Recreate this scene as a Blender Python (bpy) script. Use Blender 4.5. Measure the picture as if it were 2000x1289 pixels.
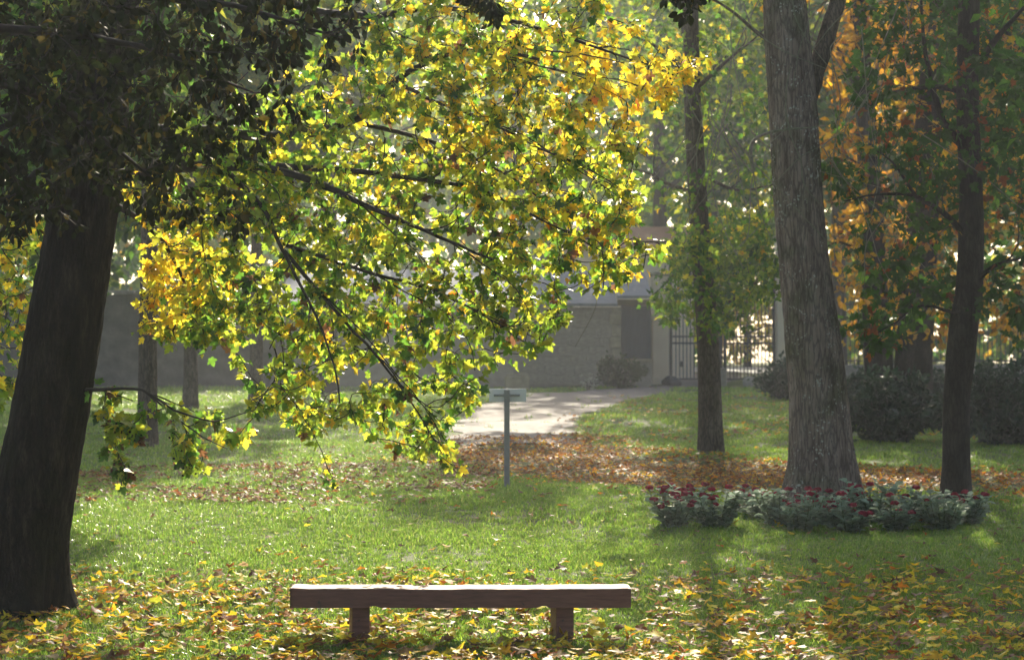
import bpy, math
import numpy as np
from mathutils import Vector, Matrix, Quaternion, noise as mnoise

RNG = np.random.default_rng(11)
for o in list(bpy.data.objects):
    bpy.data.objects.remove(o)
scene = bpy.context.scene
COL = scene.collection
R = math.radians

# ------------------------------------------------------------------ camera
CAM_Z, FPX, W0, H0, HORIZ = 1.5, 3660.0, 2000.0, 1289.0, 800.0
PITCH = math.atan((HORIZ - H0 / 2) / FPX)
cam_d = bpy.data.cameras.new("camera")
cam = bpy.data.objects.new("camera", cam_d)
COL.objects.link(cam)
cam.location = (0, 0, CAM_Z)
cam.rotation_euler = (math.pi / 2 + PITCH, 0, 0)
cam_d.sensor_width = 36
cam_d.lens = 36 * FPX / W0
cam_d.clip_start, cam_d.clip_end = 0.1, 3000
cam_d.dof.use_dof = True
cam_d.dof.focus_distance = 13.0
cam_d.dof.aperture_fstop = 3.6
scene.camera = cam

# ------------------------------------------------------------------ light
SUN_EL, SUN_AZ = R(31), R(5)         # azimuth from the view direction, to the right
world = bpy.data.worlds.new("World")
scene.world = world
world.use_nodes = True
wn = world.node_tree.nodes
wl = world.node_tree.links
wn.clear()
sky = wn.new("ShaderNodeTexSky")
sky.sky_type = 'NISHITA'
sky.sun_disc = False
sky.sun_elevation = SUN_EL
sky.sun_rotation = SUN_AZ
sky.air_density, sky.dust_density, sky.ozone_density = 1.0, 5.0, .6
bg = wn.new("ShaderNodeBackground")
bg.inputs[1].default_value = 0.13
out = wn.new("ShaderNodeOutputWorld")
wl.new(sky.outputs[0], bg.inputs[0])
wl.new(bg.outputs[0], out.inputs[0])
sun_d = bpy.data.lights.new("sun", 'SUN')
sun_d.energy = 5.0
sun_d.angle = R(0.53)
sun_d.color = (1.0, 0.89, 0.70)
sun = bpy.data.objects.new("sun", sun_d)
COL.objects.link(sun)
sdir = Vector((math.sin(SUN_AZ) * math.cos(SUN_EL), math.cos(SUN_AZ) * math.cos(SUN_EL), math.sin(SUN_EL)))
sun.rotation_euler = sdir.to_track_quat('Z', 'Y').to_euler()
sun.location = sdir * 100

vs = scene.view_settings
vs.view_transform = 'Standard'
vs.look = 'None'
vs.exposure = 1.12
vs.gamma = 1.0
vs.use_curve_mapping = False
cy = scene.cycles
cy.use_denoising = True
cy.max_bounces = 7
cy.diffuse_bounces = 3
cy.glossy_bounces = 2
cy.transmission_bounces = 5
cy.volume_bounces = 1
cy.sample_clamp_indirect = 6
cy.caustics_reflective = False
cy.caustics_refractive = False
HAZE_DENSITY = 0.0015

# ------------------------------------------------------------------ coordinates
cp, sp = math.cos(PITCH), math.sin(PITCH)

def P(px, py, Y):
    """a point at distance Y along the view whose direction is that of a photo pixel"""
    u = (px - W0 / 2) / FPX
    v = -(py - H0 / 2) / FPX
    fy = cp - v * sp
    fz = sp + v * cp
    return np.array([u * Y / fy, Y, CAM_Z + fz * Y / fy])

_gy = np.array([-60, 0, 8, 12, 17, 19, 21, 25.6, 30, 55, 70, 100, 320.])
_gzv = np.array([-1.0, -.35, -.12, 0, .40, .57, .66, .87, 1.07, 2.25, 3.0, 4.0, 4.6])
_ty = np.arange(-60, 321, .25)
_tz = np.interp(_ty, _gy, _gzv)
_k = np.ones(9) / 9
_tz = np.convolve(np.pad(_tz, 4, mode='edge'), _k, 'valid')

def gz(x, y):
    x = np.asarray(x, float); y = np.asarray(y, float)
    und = .022 * np.sin(x * 1.1 + y * .7) + .018 * np.sin(x * .6 - y * 1.3 + 1) + .012 * np.sin(x * 2.3 + y * 2.1)
    return np.interp(y, _ty, _tz) + und * np.clip((y - 13) / 4, .15, 1)

def PG(px, Y):
    x = P(px, 800, Y)[0]
    return np.array([x, Y, float(gz(x, Y))])

# ------------------------------------------------------------------ mesh helpers
def link(name, me, mat=None, parent=None, kind=None):
    o = bpy.data.objects.new(name, me)
    COL.objects.link(o)
    if mat is not None and me is not None:
        if isinstance(mat, (list, tuple)):
            for m in mat:
                me.materials.append(m)
        else:
            me.materials.append(mat)
    if parent is not None:
        o.parent = parent
    if kind:
        o["kind"] = kind
    return o

def tag(o, label, cat, group=None):
    o["label"] = label
    o["category"] = cat
    if group:
        o["group"] = group
    return o

def empty(name, loc=(0, 0, 0), rz=0):
    o = bpy.data.objects.new(name, None)
    COL.objects.link(o)
    o.location = loc
    o.rotation_euler = (0, 0, rz)
    o.empty_display_size = .1
    return o

def tri_mesh(name, V, F, col=None, smooth=False):
    V = np.asarray(V, np.float32); F = np.asarray(F, np.int32)
    k = F.shape[1]
    me = bpy.data.meshes.new(name)
    me.vertices.add(len(V)); me.vertices.foreach_set("co", V.ravel())
    me.loops.add(F.size); me.loops.foreach_set("vertex_index", F.ravel())
    me.polygons.add(len(F))
    me.polygons.foreach_set("loop_start", np.arange(0, F.size, k, dtype=np.int32))
    me.polygons.foreach_set("loop_total", np.full(len(F), k, np.int32))
    if smooth:
        me.polygons.foreach_set("use_smooth", np.ones(len(F), bool))
    if col is not None:
        a = me.attributes.new("col", 'FLOAT_COLOR', 'POINT')
        c = np.ones((len(V), 4), np.float32); c[:, :3] = col
        a.data.foreach_set("color", c.ravel())
    me.update(calc_edges=True)
    me.validate()
    return me

class MB:
    """collects quads/tris"""
    def __init__(s): s.v = []; s.f = []
    def add(s, V, F):
        b = len(s.v)
        s.v += [tuple(map(float, p)) for p in V]
        s.f += [tuple(int(i) + b for i in f) for f in F]
        return s
    def box(s, lo, hi, M=None):
        x0, y0, z0 = lo; x1, y1, z1 = hi
        V = [(x0,y0,z0),(x1,y0,z0),(x1,y1,z0),(x0,y1,z0),(x0,y0,z1),(x1,y0,z1),(x1,y1,z1),(x0,y1,z1)]
        if M is not None:
            V = [tuple(M @ Vector(p)) for p in V]
        return s.add(V, [(0,3,2,1),(4,5,6,7),(0,1,5,4),(1,2,6,5),(2,3,7,6),(3,0,4,7)])
    def prism(s, poly, y0, y1):
        n = len(poly)
        V = [(x, y0, z) for x, z in poly] + [(x, y1, z) for x, z in poly]
        F = [tuple(range(n)), tuple(range(2*n-1, n-1, -1))] + [((i+1) % n, i, n+i, n+(i+1) % n) for i in range(n)]
        return s.add(V, F)
    def build(s, name, mat, parent=None, bevel=0, kind=None, smooth=False, seg=2):
        me = bpy.data.meshes.new(name)
        me.from_pydata(s.v, [], s.f)
        me.update()
        if smooth:
            me.polygons.foreach_set("use_smooth", np.ones(len(me.polygons), bool))
        o = link(name, me, mat, parent, kind)
        if bevel:
            m = o.modifiers.new("bevel", 'BEVEL'); m.width = bevel; m.segments = seg; m.limit_method = 'ANGLE'
        return o

def catmull(pts, step=.1):
    pts = np.asarray(pts, float)
    if len(pts) < 3:
        n = max(2, int(np.linalg.norm(pts[-1] - pts[0]) / step))
        return pts[0] + (pts[-1] - pts[0]) * np.linspace(0, 1, n)[:, None]
    q = np.vstack([2*pts[0]-pts[1], pts, 2*pts[-1]-pts[-2]])
    res = []
    for i in range(1, len(q) - 2):
        a, b, c, d = q[i-1], q[i], q[i+1], q[i+2]
        n = max(2, int(np.linalg.norm(c - b) / step))
        t = np.linspace(0, 1, n, endpoint=False)[:, None]
        res.append(.5 * (2*b + (c-a)*t + (2*a-5*b+4*c-d)*t**2 + (3*b-a-3*c+d)*t**3))
    res.append(pts[-1:])
    return np.vstack(res)

def tube(pts, rad, seg=8):
    pts = np.asarray(pts, float); n = len(pts)
    rad = np.broadcast_to(np.asarray(rad, float), (n,))
    T = np.gradient(pts, axis=0)
    T /= np.linalg.norm(T, axis=1)[:, None] + 1e-9
    u = np.cross(T[0], [0.31, .9, .12]); u /= np.linalg.norm(u)
    ang = np.arange(seg) * 2 * math.pi / seg
    V = np.empty((n, seg, 3))
    for i in range(n):
        u = u - T[i] * np.dot(u, T[i]); u /= np.linalg.norm(u) + 1e-9
        w = np.cross(T[i], u)
        V[i] = pts[i] + rad[i] * (np.cos(ang)[:, None] * u + np.sin(ang)[:, None] * w)
    i = np.arange(n - 1)[:, None] * seg; j = np.arange(seg)[None]; j2 = (j + 1) % seg
    F = np.stack([i + j, i + j2, i + seg + j2, i + seg + j], -1).reshape(-1, 4)
    return V.reshape(-1, 3), F

def join(parts):
    V = []; F = []; b = 0
    for v, f in parts:
        V.append(v); F.append(f + b); b += len(v)
    return np.vstack(V), np.vstack(F)

def trunk_mesh(pts, rad, seg=40, flare=.5, lobes=5, rough=.03, step=.06, flare_h=.3, ridge=26):
    """bark trunk with root flare, lumps and vertical fissures in real relief"""
    c = catmull(pts, step)
    L = np.concatenate([[0], np.cumsum(np.linalg.norm(np.diff(c, axis=0), axis=1))])
    kp = np.asarray(pts, float)
    r = np.interp(c[:, 2], kp[:, 2], rad)
    V, F = tube(c, r, seg)
    V = V.reshape(len(c), seg, 3)
    ph = RNG.uniform(0, 6)
    for i in range(len(c)):
        for j in range(seg):
            d = V[i, j] - c[i]
            th = 2 * math.pi * j / seg
            p = V[i, j]
            n1 = mnoise.noise(Vector((p[0] * 2.5, p[1] * 2.5, p[2] * 1.2)))
            w_ = .5 * n1
            n2 = .6 - 2.2 * abs(mnoise.noise(Vector((math.cos(th + w_ * .3) * ridge / 4, math.sin(th + w_ * .3) * ridge / 4, p[2] * 2.2))))
            n3 = mnoise.noise(Vector((p[0] * 22, p[1] * 22, p[2] * 8)))
            f = 1 + flare * math.exp(-L[i] / flare_h) * (.55 + .45 * math.cos(lobes * th + ph + L[i])) + rough * (1.6 * n1 + 1.0 * n2 + .6 * n3)
            V[i, j] = c[i] + d * f
    return V.reshape(-1, 3), F, c, r

# ------------------------------------------------------------------ leaf templates (petiole at origin, tip at +Y, face +Z)
def _leaf(half, cy_=.42, fold=.14, curl=.16, wob=.0):
    h = np.array(half, float)
    o = np.vstack([h, (h[1:-1] * [-1, 1])[::-1]])
    V = np.vstack([[[0, cy_]], o])
    z = fold * np.abs(V[:, 0]) - curl * (V[:, 1] - .3) ** 2 + wob * np.sin(V[:, 0] * 9 + V[:, 1] * 7)
    V = np.column_stack([V, z])
    n = len(o)
    F = np.array([(0, 1 + (i + 1) % n, 1 + i) for i in range(n)])
    return V, F
MAPLE = _leaf([(0, 0), (.17, -.09), (.36, .02), (.29, .17), (.50, .26), (.60, .50), (.40, .50), (.22, .47), (.28, .68), (.15, .79), (0, 1)], .36, .16, .25, .02)
MAPLE_S = _leaf([(0, 0), (.30, -.04), (.27, .18), (.58, .46), (.22, .48), (.2, .74), (0, 1)], .36, .16, .25)
OVAL = _leaf([(0, 0), (.2, .2), (.32, .5), (.2, .8), (0, 1)], .5, .25, .2)
TINY = _leaf([(0, 0), (.35, .45), (0, 1)], .45, .2, .1)
CURLED = _leaf([(0, 0), (.30, -.02), (.27, .18), (.5, .42), (.22, .48), (.2, .74), (0, 1)], .36, .38, .4, .05)

def frames(tip, nrm):
    tip = tip / (np.linalg.norm(tip, axis=1)[:, None] + 1e-9)
    nrm = nrm - tip * np.sum(nrm * tip, 1)[:, None]
    nrm /= np.linalg.norm(nrm, axis=1)[:, None] + 1e-9
    x = np.cross(tip, nrm)
    return np.stack([x, tip, nrm], -1)       # columns

def leaves_mesh(tpl, pos, M, size):
    V0, F0 = tpl
    n = len(pos)
    sh = np.column_stack([RNG.uniform(.72, 1.12, n), RNG.uniform(.9, 1.1, n), RNG.uniform(-.6, 2.6, n)])
    Vk = V0[None] * sh[:, None, :]
    Vk[:, :, 0] += RNG.normal(0, .16, n)[:, None] * Vk[:, :, 1] ** 2      # bent midrib
    Vk[:, :, 2] += RNG.normal(0, .10, n)[:, None] * Vk[:, :, 0]           # twist
    V = pos[:, None, :] + size[:, None, None] * np.einsum('nij,nkj->nki', M, Vk)
    F = F0[None] + (np.arange(len(pos)) * len(V0))[:, None, None]
    return V.reshape(-1, 3), F.reshape(-1, 3)

def unit(n):
    v = RNG.normal(size=(n, 3))
    return v / np.linalg.norm(v, axis=1)[:, None]

# ------------------------------------------------------------------ materials
def mat_new(name):
    m = bpy.data.materials.new(name); m.use_nodes = True
    nt = m.node_tree; nt.nodes.clear()
    o = nt.nodes.new("ShaderNodeOutputMaterial")
    return m, nt, o

def node(nt, t, **kw):
    n = nt.nodes.new(t)
    for k, v in kw.items():
        if k.startswith("i_"):
            n.inputs[k[2:].replace("_", " ")].default_value = v
        else:
            setattr(n, k, v)
    return n

def ramp(nt, fac, stops):
    r = nt.nodes.new("ShaderNodeValToRGB")
    e = r.color_ramp.elements
    while len(e) < len(stops):
        e.new(.5)
    for el, (p, c) in zip(e, stops):
        el.position = p; el.color = (*c, 1)
    nt.links.new(fac, r.inputs[0])
    return r

def leaf_material(name, trans=.5, gloss=.05, rough=.35, spots=0.0, tmul=1.25, graze=.3):
    m, nt, o = mat_new(name)
    L = nt.links.new
    a = node(nt, "ShaderNodeAttribute", attribute_name="col")
    colour = a.outputs["Color"]
    geo = node(nt, "ShaderNodeNewGeometry")
    nz = node(nt, "ShaderNodeTexNoise"); nz.inputs["Scale"].default_value = 35; nz.inputs["Detail"].default_value = 2
    L(geo.outputs["Position"], nz.inputs["Vector"])
    mr = node(nt, "ShaderNodeMapRange"); mr.inputs[1].default_value = .3; mr.inputs[2].default_value = .7; mr.inputs[3].default_value = .72; mr.inputs[4].default_value = 1.2
    L(nz.outputs[0], mr.inputs[0])
    mul = node(nt, "ShaderNodeVectorMath", operation='SCALE')
    L(colour, mul.inputs[0]); L(mr.outputs[0], mul.inputs["Scale"])
    c = mul.outputs[0]
    if spots:
        vo = node(nt, "ShaderNodeTexVoronoi"); vo.inputs["Scale"].default_value = 34
        L(geo.outputs["Position"], vo.inputs["Vector"])
        n2 = node(nt, "ShaderNodeTexNoise"); n2.inputs["Scale"].default_value = 5
        L(geo.outputs["Position"], n2.inputs["Vector"])
        th = node(nt, "ShaderNodeMapRange"); th.inputs[1].default_value = .42; th.inputs[2].default_value = .68; th.inputs[3].default_value = 0; th.inputs[4].default_value = spots
        L(n2.outputs[0], th.inputs[0])
        lt = node(nt, "ShaderNodeMath", operation='LESS_THAN'); L(vo.outputs["Distance"], lt.inputs[0]); L(th.outputs[0], lt.inputs[1])
        mx = node(nt, "ShaderNodeMix", data_type='RGBA'); L(lt.outputs[0], mx.inputs[0]); L(c, mx.inputs[6]); mx.inputs[7].default_value = (.012, .009, .006, 1)
        c = mx.outputs[2]
    d = node(nt, "ShaderNodeBsdfDiffuse"); L(c, d.inputs[0])
    t2 = node(nt, "ShaderNodeVectorMath", operation='SCALE'); L(c, t2.inputs[0]); t2.inputs["Scale"].default_value = tmul
    t = node(nt, "ShaderNodeBsdfTranslucent"); L(t2.outputs[0], t.inputs[0])
    mx = node(nt, "ShaderNodeMixShader"); mx.inputs[0].default_value = trans; L(d.outputs[0], mx.inputs[1]); L(t.outputs[0], mx.inputs[2])
    g = node(nt, "ShaderNodeBsdfGlossy"); g.inputs["Roughness"].default_value = rough
    fr = node(nt, "ShaderNodeLayerWeight"); fr.inputs[0].default_value = .5
    pw = node(nt, "ShaderNodeMath", operation='POWER'); L(fr.outputs["Facing"], pw.inputs[0]); pw.inputs[1].default_value = 4
    sc = node(nt, "ShaderNodeMath", operation='MULTIPLY_ADD'); L(pw.outputs[0], sc.inputs[0]); sc.inputs[1].default_value = graze; sc.inputs[2].default_value = gloss
    m2 = node(nt, "ShaderNodeMixShader"); L(sc.outputs[0], m2.inputs[0]); L(mx.outputs[0], m2.inputs[1]); L(g.outputs[0], m2.inputs[2])
    sc.use_clamp = True
    L(m2.outputs[0], o.inputs[0])
    return m

def bark_material(name, c1, c2, c3, scale=9, bump=.6, moss=None, lichen=0, zs=.22):
    m, nt, o = mat_new(name); L = nt.links.new
    tc = node(nt, "ShaderNodeTexCoord")
    mp = node(nt, "ShaderNodeMapping"); mp.inputs["Scale"].default_value = (1, 1, zs)
    L(tc.outputs["Object"], mp.inputs[0])
    n1 = node(nt, "ShaderNodeTexNoise"); n1.inputs["Scale"].default_value = scale; n1.inputs["Detail"].default_value = 8; n1.inputs["Roughness"].default_value = .65
    L(mp.outputs[0], n1.inputs["Vector"])
    wv = node(nt, "ShaderNodeTexVoronoi", feature='DISTANCE_TO_EDGE'); wv.inputs["Scale"].default_value = scale * 2.6
    mixv = node(nt, "ShaderNodeVectorMath", operation='ADD')
    s1 = node(nt, "ShaderNodeVectorMath", operation='SCALE'); L(n1.outputs["Color"], s1.inputs[0]); s1.inputs["Scale"].default_value = .12
    L(mp.outputs[0], mixv.inputs[0]); L(s1.outputs[0], mixv.inputs[1]); L(mixv.outputs[0], wv.inputs["Vector"])
    r = ramp(nt, n1.outputs[0], [(.28, c1), (.5, c2), (.72, c3)])
    c = r.outputs[0]
    if moss:
        n2 = node(nt, "ShaderNodeTexNoise"); n2.inputs["Scale"].default_value = 2.2; n2.inputs["Detail"].default_value = 6
        L(tc.outputs["Object"], n2.inputs["Vector"])
        mr = node(nt, "ShaderNodeMapRange"); mr.inputs[1].default_value = .5; mr.inputs[2].default_value = .66; mr.inputs[4].default_value = .8
        L(n2.outputs[0], mr.inputs[0])
        mx = node(nt, "ShaderNodeMix", data_type='RGBA'); L(mr.outputs[0], mx.inputs[0]); L(c, mx.inputs[6]); mx.inputs[7].default_value = (*moss, 1)
        c = mx.outputs[2]
    if lichen:
        vo = node(nt, "ShaderNodeTexVoronoi"); vo.inputs["Scale"].default_value = 24; vo.inputs["Randomness"].default_value = 1
        nd = node(nt, "ShaderNodeTexNoise"); nd.inputs["Scale"].default_value = 30
        L(tc.outputs["Object"], nd.inputs["Vector"])
        ad = node(nt, "ShaderNodeVectorMath", operation='MULTIPLY_ADD'); L(nd.outputs["Color"], ad.inputs[0]); ad.inputs[1].default_value = (.06, .06, .06); L(tc.outputs["Object"], ad.inputs[2])
        L(ad.outputs[0], vo.inputs["Vector"])
        n3 = node(nt, "ShaderNodeTexNoise"); n3.inputs["Scale"].default_value = 3.2; n3.inputs["Detail"].default_value = 3
        L(tc.outputs["Object"], n3.inputs["Vector"])
        th = node(nt, "ShaderNodeMapRange"); th.inputs[1].default_value = .45; th.inputs[2].default_value = .7; th.inputs[3].default_value = .08; th.inputs[4].default_value = lichen
        L(n3.outputs[0], th.inputs[0])
        lt = node(nt, "ShaderNodeMath", operation='LESS_THAN'); L(vo.outputs["Distance"], lt.inputs[0]); L(th.outputs[0], lt.inputs[1])
        mx = node(nt, "ShaderNodeMix", data_type='RGBA'); L(lt.outputs[0], mx.inputs[0]); L(c, mx.inputs[6]); mx.inputs[7].default_value = (.44, .44, .39, 1)
        c = mx.outputs[2]
    fis = node(nt, "ShaderNodeMapRange"); fis.inputs[1].default_value = 0; fis.inputs[2].default_value = .16; fis.inputs[3].default_value = .42; fis.inputs[4].default_value = 1.05
    L(wv.outputs["Distance"], fis.inputs[0])
    fm = node(nt, "ShaderNodeVectorMath", operation='SCALE'); L(c, fm.inputs[0]); L(fis.outputs[0], fm.inputs["Scale"])
    c = fm.outputs[0]
    b = node(nt, "ShaderNodeBump"); b.inputs["Strength"].default_value = bump; b.inputs["Distance"].default_value = .02
    ad = node(nt, "ShaderNodeMath", operation='ADD'); L(n1.outputs[0], ad.inputs[0])
    cl = node(nt, "ShaderNodeMath", operation='MINIMUM'); L(wv.outputs["Distance"], cl.inputs[0]); cl.inputs[1].default_value = .25
    L(cl.outputs[0], ad.inputs[1]); L(ad.outputs[0], b.inputs["Height"])
    p = node(nt, "ShaderNodeBsdfPrincipled"); p.inputs["Roughness"].default_value = .9; p.inputs["Specular IOR Level"].default_value = .15
    L(c, p.inputs["Base Color"]); L(b.outputs[0], p.inputs["Normal"]); L(p.outputs[0], o.inputs[0])
    return m

def simple_material(name, c1, c2, rough=.6, scale=6, detail=5, bump=.15, metallic=0, stretch=(1, 1, 1), spec=.5, dist=.01):
    m, nt, o = mat_new(name); L = nt.links.new
    tc = node(nt, "ShaderNodeTexCoord")
    mp = node(nt, "ShaderNodeMapping"); mp.inputs["Scale"].default_value = stretch
    L(tc.outputs["Object"], mp.inputs[0])
    n = node(nt, "ShaderNodeTexNoise"); n.inputs["Scale"].default_value = scale; n.inputs["Detail"].default_value = detail; n.inputs["Roughness"].default_value = .6
    L(mp.outputs[0], n.inputs["Vector"])
    r = ramp(nt, n.outputs[0], [(.3, c1), (.7, c2)])
    p = node(nt, "ShaderNodeBsdfPrincipled")
    p.inputs["Metallic"].default_value = metallic
    p.inputs["Specular IOR Level"].default_value = spec
    rr = node(nt, "ShaderNodeMapRange"); rr.inputs[1].default_value = .3; rr.inputs[2].default_value = .7; rr.inputs[3].default_value = max(.05, rough - .12); rr.inputs[4].default_value = min(1, rough + .12)
    L(n.outputs[0], rr.inputs[0]); L(rr.outputs[0], p.inputs["Roughness"])
    L(r.outputs[0], p.inputs["Base Color"])
    if bump:
        b = node(nt, "ShaderNodeBump"); b.inputs["Strength"].default_value = bump; b.inputs["Distance"].default_value = dist
        L(n.outputs[0], b.inputs["Height"]); L(b.outputs[0], p.inputs["Normal"])
    L(p.outputs[0], o.inputs[0])
    return m

M = {}
M['maple_leaf'] = leaf_material("maple_leaf", .76, .03, .32, spots=.34, tmul=1.6)
M['far_leaf'] = leaf_material("far_leaf", .55, .015, .4, tmul=1.4, graze=.1)
M['beech_leaf'] = leaf_material("beech_leaf", .3, .008, .4, tmul=1.3, graze=.05)
M['litter_leaf'] = leaf_material("litter_leaf", .45, .015, .42, tmul=1.2, graze=.07)
M['grass'] = leaf_material("grass_blade", .55, .05, .25, tmul=1.5, graze=.4)
M['sedum_leaf'] = leaf_material("sedum_leaf", .42, .012, .45, graze=.08)
M['needle'] = leaf_material("juniper_needle", .25, .025, .5)
M['flower'] = leaf_material("sedum_flower", .4, .01, .7, graze=.05)
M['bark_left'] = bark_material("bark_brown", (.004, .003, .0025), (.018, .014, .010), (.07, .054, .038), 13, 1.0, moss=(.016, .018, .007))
M['bark_big'] = bark_material("bark_grey", (.13, .092, .078), (.25, .19, .165), (.36, .295, .26), 10, .9, moss=(.11, .11, .06), lichen=.42, zs=.15)
M['bark_mid'] = bark_material("bark_tan", (.05, .04, .03), (.12, .095, .075), (.19, .155, .125), 11, .9)
M['bark_dark'] = bark_material("bark_dark", (.02, .017, .015), (.04, .034, .03), (.07, .06, .052), 11, .6)
M['twig'] = simple_material("twig_bark", (.018, .013, .010), (.05, .038, .03), .8, 30)
M['twig_pale'] = simple_material("twig_lichened", (.12, .115, .075), (.26, .25, .18), .9, 30)
M['wood_paint'] = None

# ------------------------------------------------------------------ ground
def build_ground():
    xs = np.unique(np.concatenate([np.linspace(-160, -14, 30), np.arange(-14, 14.01, .4), np.linspace(14, 160, 30)]))
    ys = np.unique(np.concatenate([np.linspace(-60, 9, 24), np.arange(9, 58, .25), np.linspace(58, 315, 60)]))
    X, Y = np.meshgrid(xs, ys)
    V = np.column_stack([X.ravel(), Y.ravel(), gz(X, Y).ravel()])
    nx = len(xs)
    i, j = np.meshgrid(np.arange(len(ys) - 1), np.arange(nx - 1), indexing='ij')
    a = (i * nx + j).ravel()
    F = np.column_stack([a, a + 1, a + nx + 1, a + nx])
    m, nt, o = mat_new("lawn_soil"); L = nt.links.new
    tc = node(nt, "ShaderNodeTexCoord")
    n1 = node(nt, "ShaderNodeTexNoise"); n1.inputs["Scale"].default_value = .7; n1.inputs["Detail"].default_value = 8
    n2 = node(nt, "ShaderNodeTexNoise"); n2.inputs["Scale"].default_value = 40; n2.inputs["Detail"].default_value = 4
    L(tc.outputs["Object"], n1.inputs[0]); L(tc.outputs["Object"], n2.inputs[0])
    r1 = ramp(nt, n1.outputs[0], [(.3, (.065, .10, .02)), (.52, (.10, .145, .028)), (.7, (.13, .13, .045))])
    r2 = ramp(nt, n2.outputs[0], [(.3, (.4, .4, .4)), (.7, (1.3, 1.25, 1.1))])
    mx = node(nt, "ShaderNodeMix", data_type='RGBA', blend_type='MULTIPLY'); mx.inputs[0].default_value = 1
    L(r1.outputs[0], mx.inputs[6]); L(r2.outputs[0], mx.inputs[7])
    b = node(nt, "ShaderNodeBump"); b.inputs["Strength"].default_value = .7; b.inputs["Distance"].default_value = .03; L(n2.outputs[0], b.inputs["Height"])
    p = node(nt, "ShaderNodeBsdfPrincipled"); p.inputs["Roughness"].default_value = .9
    L(mx.outputs[2], p.inputs["Base Color"]); L(b.outputs[0], p.inputs["Normal"]); L(p.outputs[0], o.inputs[0])
    g = link("ground", tri_mesh("ground", V, F, smooth=True), m, kind="structure")

build_ground()

PATH_Y = [20.5, 22.5, 25, 28.5, 33, 36, 40, 44, 47, 49.5, 51.5, 53.5, 56, 60, 64]
PATH_L = [1250, 1000, 900, 868, 880, 898, 925, 975, 1040, 1140, 1225, 1290, 1312, 1325, 1335]
PATH_R = [2250, 1750, 1260, 1120, 1125, 1140, 1190, 1240, 1280, 1315, 1345, 1378, 1420, 1440, 1450]

def path_edges(y):
    l = P(0, 800, 1)[0] * 0 + (np.interp(y, PATH_Y, PATH_L) - 1000) / FPX * y
    r = (np.interp(y, PATH_Y, PATH_R) - 1000) / FPX * y
    return l, r

def build_path():
    ys = np.arange(27.6, 64, .25)
    l, r = path_edges(ys)
    t = np.linspace(0, 1, 9)
    wob = .16 * np.sin(ys * 2.1) + .12 * np.sin(ys * 3.7 + 1)
    l = l + wob; r = r + .13 * np.sin(ys * 2.6 + 2) + .1 * np.sin(ys * 5)
    X = l[:, None] + (r - l)[:, None] * t
    Y = np.repeat(ys[:, None], 9, 1)
    Z = gz(X, Y) + .014 - .012 * (np.abs(t - .5) * 2)[None] ** 6 + .01
    V = np.column_stack([X.ravel(), Y.ravel(), Z.ravel()])
    i, j = np.meshgrid(np.arange(len(ys) - 1), np.arange(8), indexing='ij')
    a = (i * 9 + j).ravel()
    F = np.column_stack([a, a + 1, a + 10, a + 9])
    m = simple_material("gravel", (.10, .088, .085), (.19, .17, .16), .85, 9, 9, .5, dist=.02)
    link("path", tri_mesh("path", V, F, smooth=True), m, kind="structure")
    # the public road beyond the gate
    xs = np.linspace(-40, 60, 60); ys = np.linspace(64.5, 71, 10)
    X, Y = np.meshgrid(xs, ys)
    V = np.column_stack([X.ravel(), Y.ravel(), gz(X, Y).ravel() + .05])
    i, j = np.meshgrid(np.arange(9), np.arange(59), indexing='ij'); a = (i * 60 + j).ravel()
    m2 = simple_material("pale_asphalt", (.30, .29, .28), (.42, .41, .40), .6, 4, 6, .2)
    link("road", tri_mesh("road", V, np.column_stack([a, a + 1, a + 61, a + 60]), smooth=True), m2, kind="structure")

build_path()

# ------------------------------------------------------------------ tree growing
def grow(limbs, targets, step=.1, r_base=.010, sag=.12, away=None, back=1.5, rmax=.02, tip=.0028, tseg=4, tstep=.12):
    """limbs: list of (points, r0, r1); every target gets a twig from the nearest wood"""
    P_, R_, T_ = [], [], []
    limb_geo = []
    for pts, r0, r1 in limbs:
        c = catmull(pts, step)
        jit = np.cumsum(RNG.normal(0, .006, c.shape), 0); jit[0] = 0
        c = c + jit * np.minimum(1, np.arange(len(c)) / 6)[:, None]
        r = np.linspace(0, 1, len(c)); r = r0 + (r1 - r0) * r ** .8
        limb_geo.append((c, r))
        t = np.gradient(c, axis=0); t /= np.linalg.norm(t, axis=1)[:, None] + 1e-9
        P_.append(c); R_.append(r); T_.append(t)
    P_ = np.vstack(P_); R_ = np.concatenate(R_); T_ = np.vstack(T_)
    d = np.min(np.linalg.norm(targets[:, None] - P_[None], axis=2), axis=1) if len(P_) * len(targets) < 3e6 else np.linalg.norm(targets - P_.mean(0), axis=1)
    order = np.argsort(d)
    tw = []
    ends = []
    for k in order:
        t = targets[k]
        v = t - P_
        dist = np.linalg.norm(v, axis=1) + 1e-6
        cosa = np.sum(v * T_, 1) / dist
        cost = dist * (1 + back * np.clip(.45 - cosa, 0, 2))
        i = int(np.argmin(cost))
        p0, t0, L = P_[i], T_[i], dist[i]
        ctrl = p0 + t0 * L * .45 + np.array([0, 0, sag * L]) + RNG.normal(0, .05 * L, 3)
        n = max(4, int(L / tstep) + 2)
        s = np.linspace(0, 1, n)[:, None]
        c = (1-s)**2 * p0 + 2*s*(1-s) * ctrl + s*s * t
        c[1:-1] += RNG.normal(0, .012 * min(1, L), (n - 2, 3))
        ra = min(R_[i] * .75, r_base * .5 + r_base * L, rmax)
        r = np.linspace(max(ra, tip), tip, n)
        tw.append(tube(c, r, tseg))
        tt = np.gradient(c, axis=0); tt /= np.linalg.norm(tt, axis=1)[:, None] + 1e-9
        P_ = np.vstack([P_, c[1:]]); R_ = np.concatenate([R_, r[1:]]); T_ = np.vstack([T_, tt[1:]])
        ends.append((c, tt))
    return limb_geo, tw, ends

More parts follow.
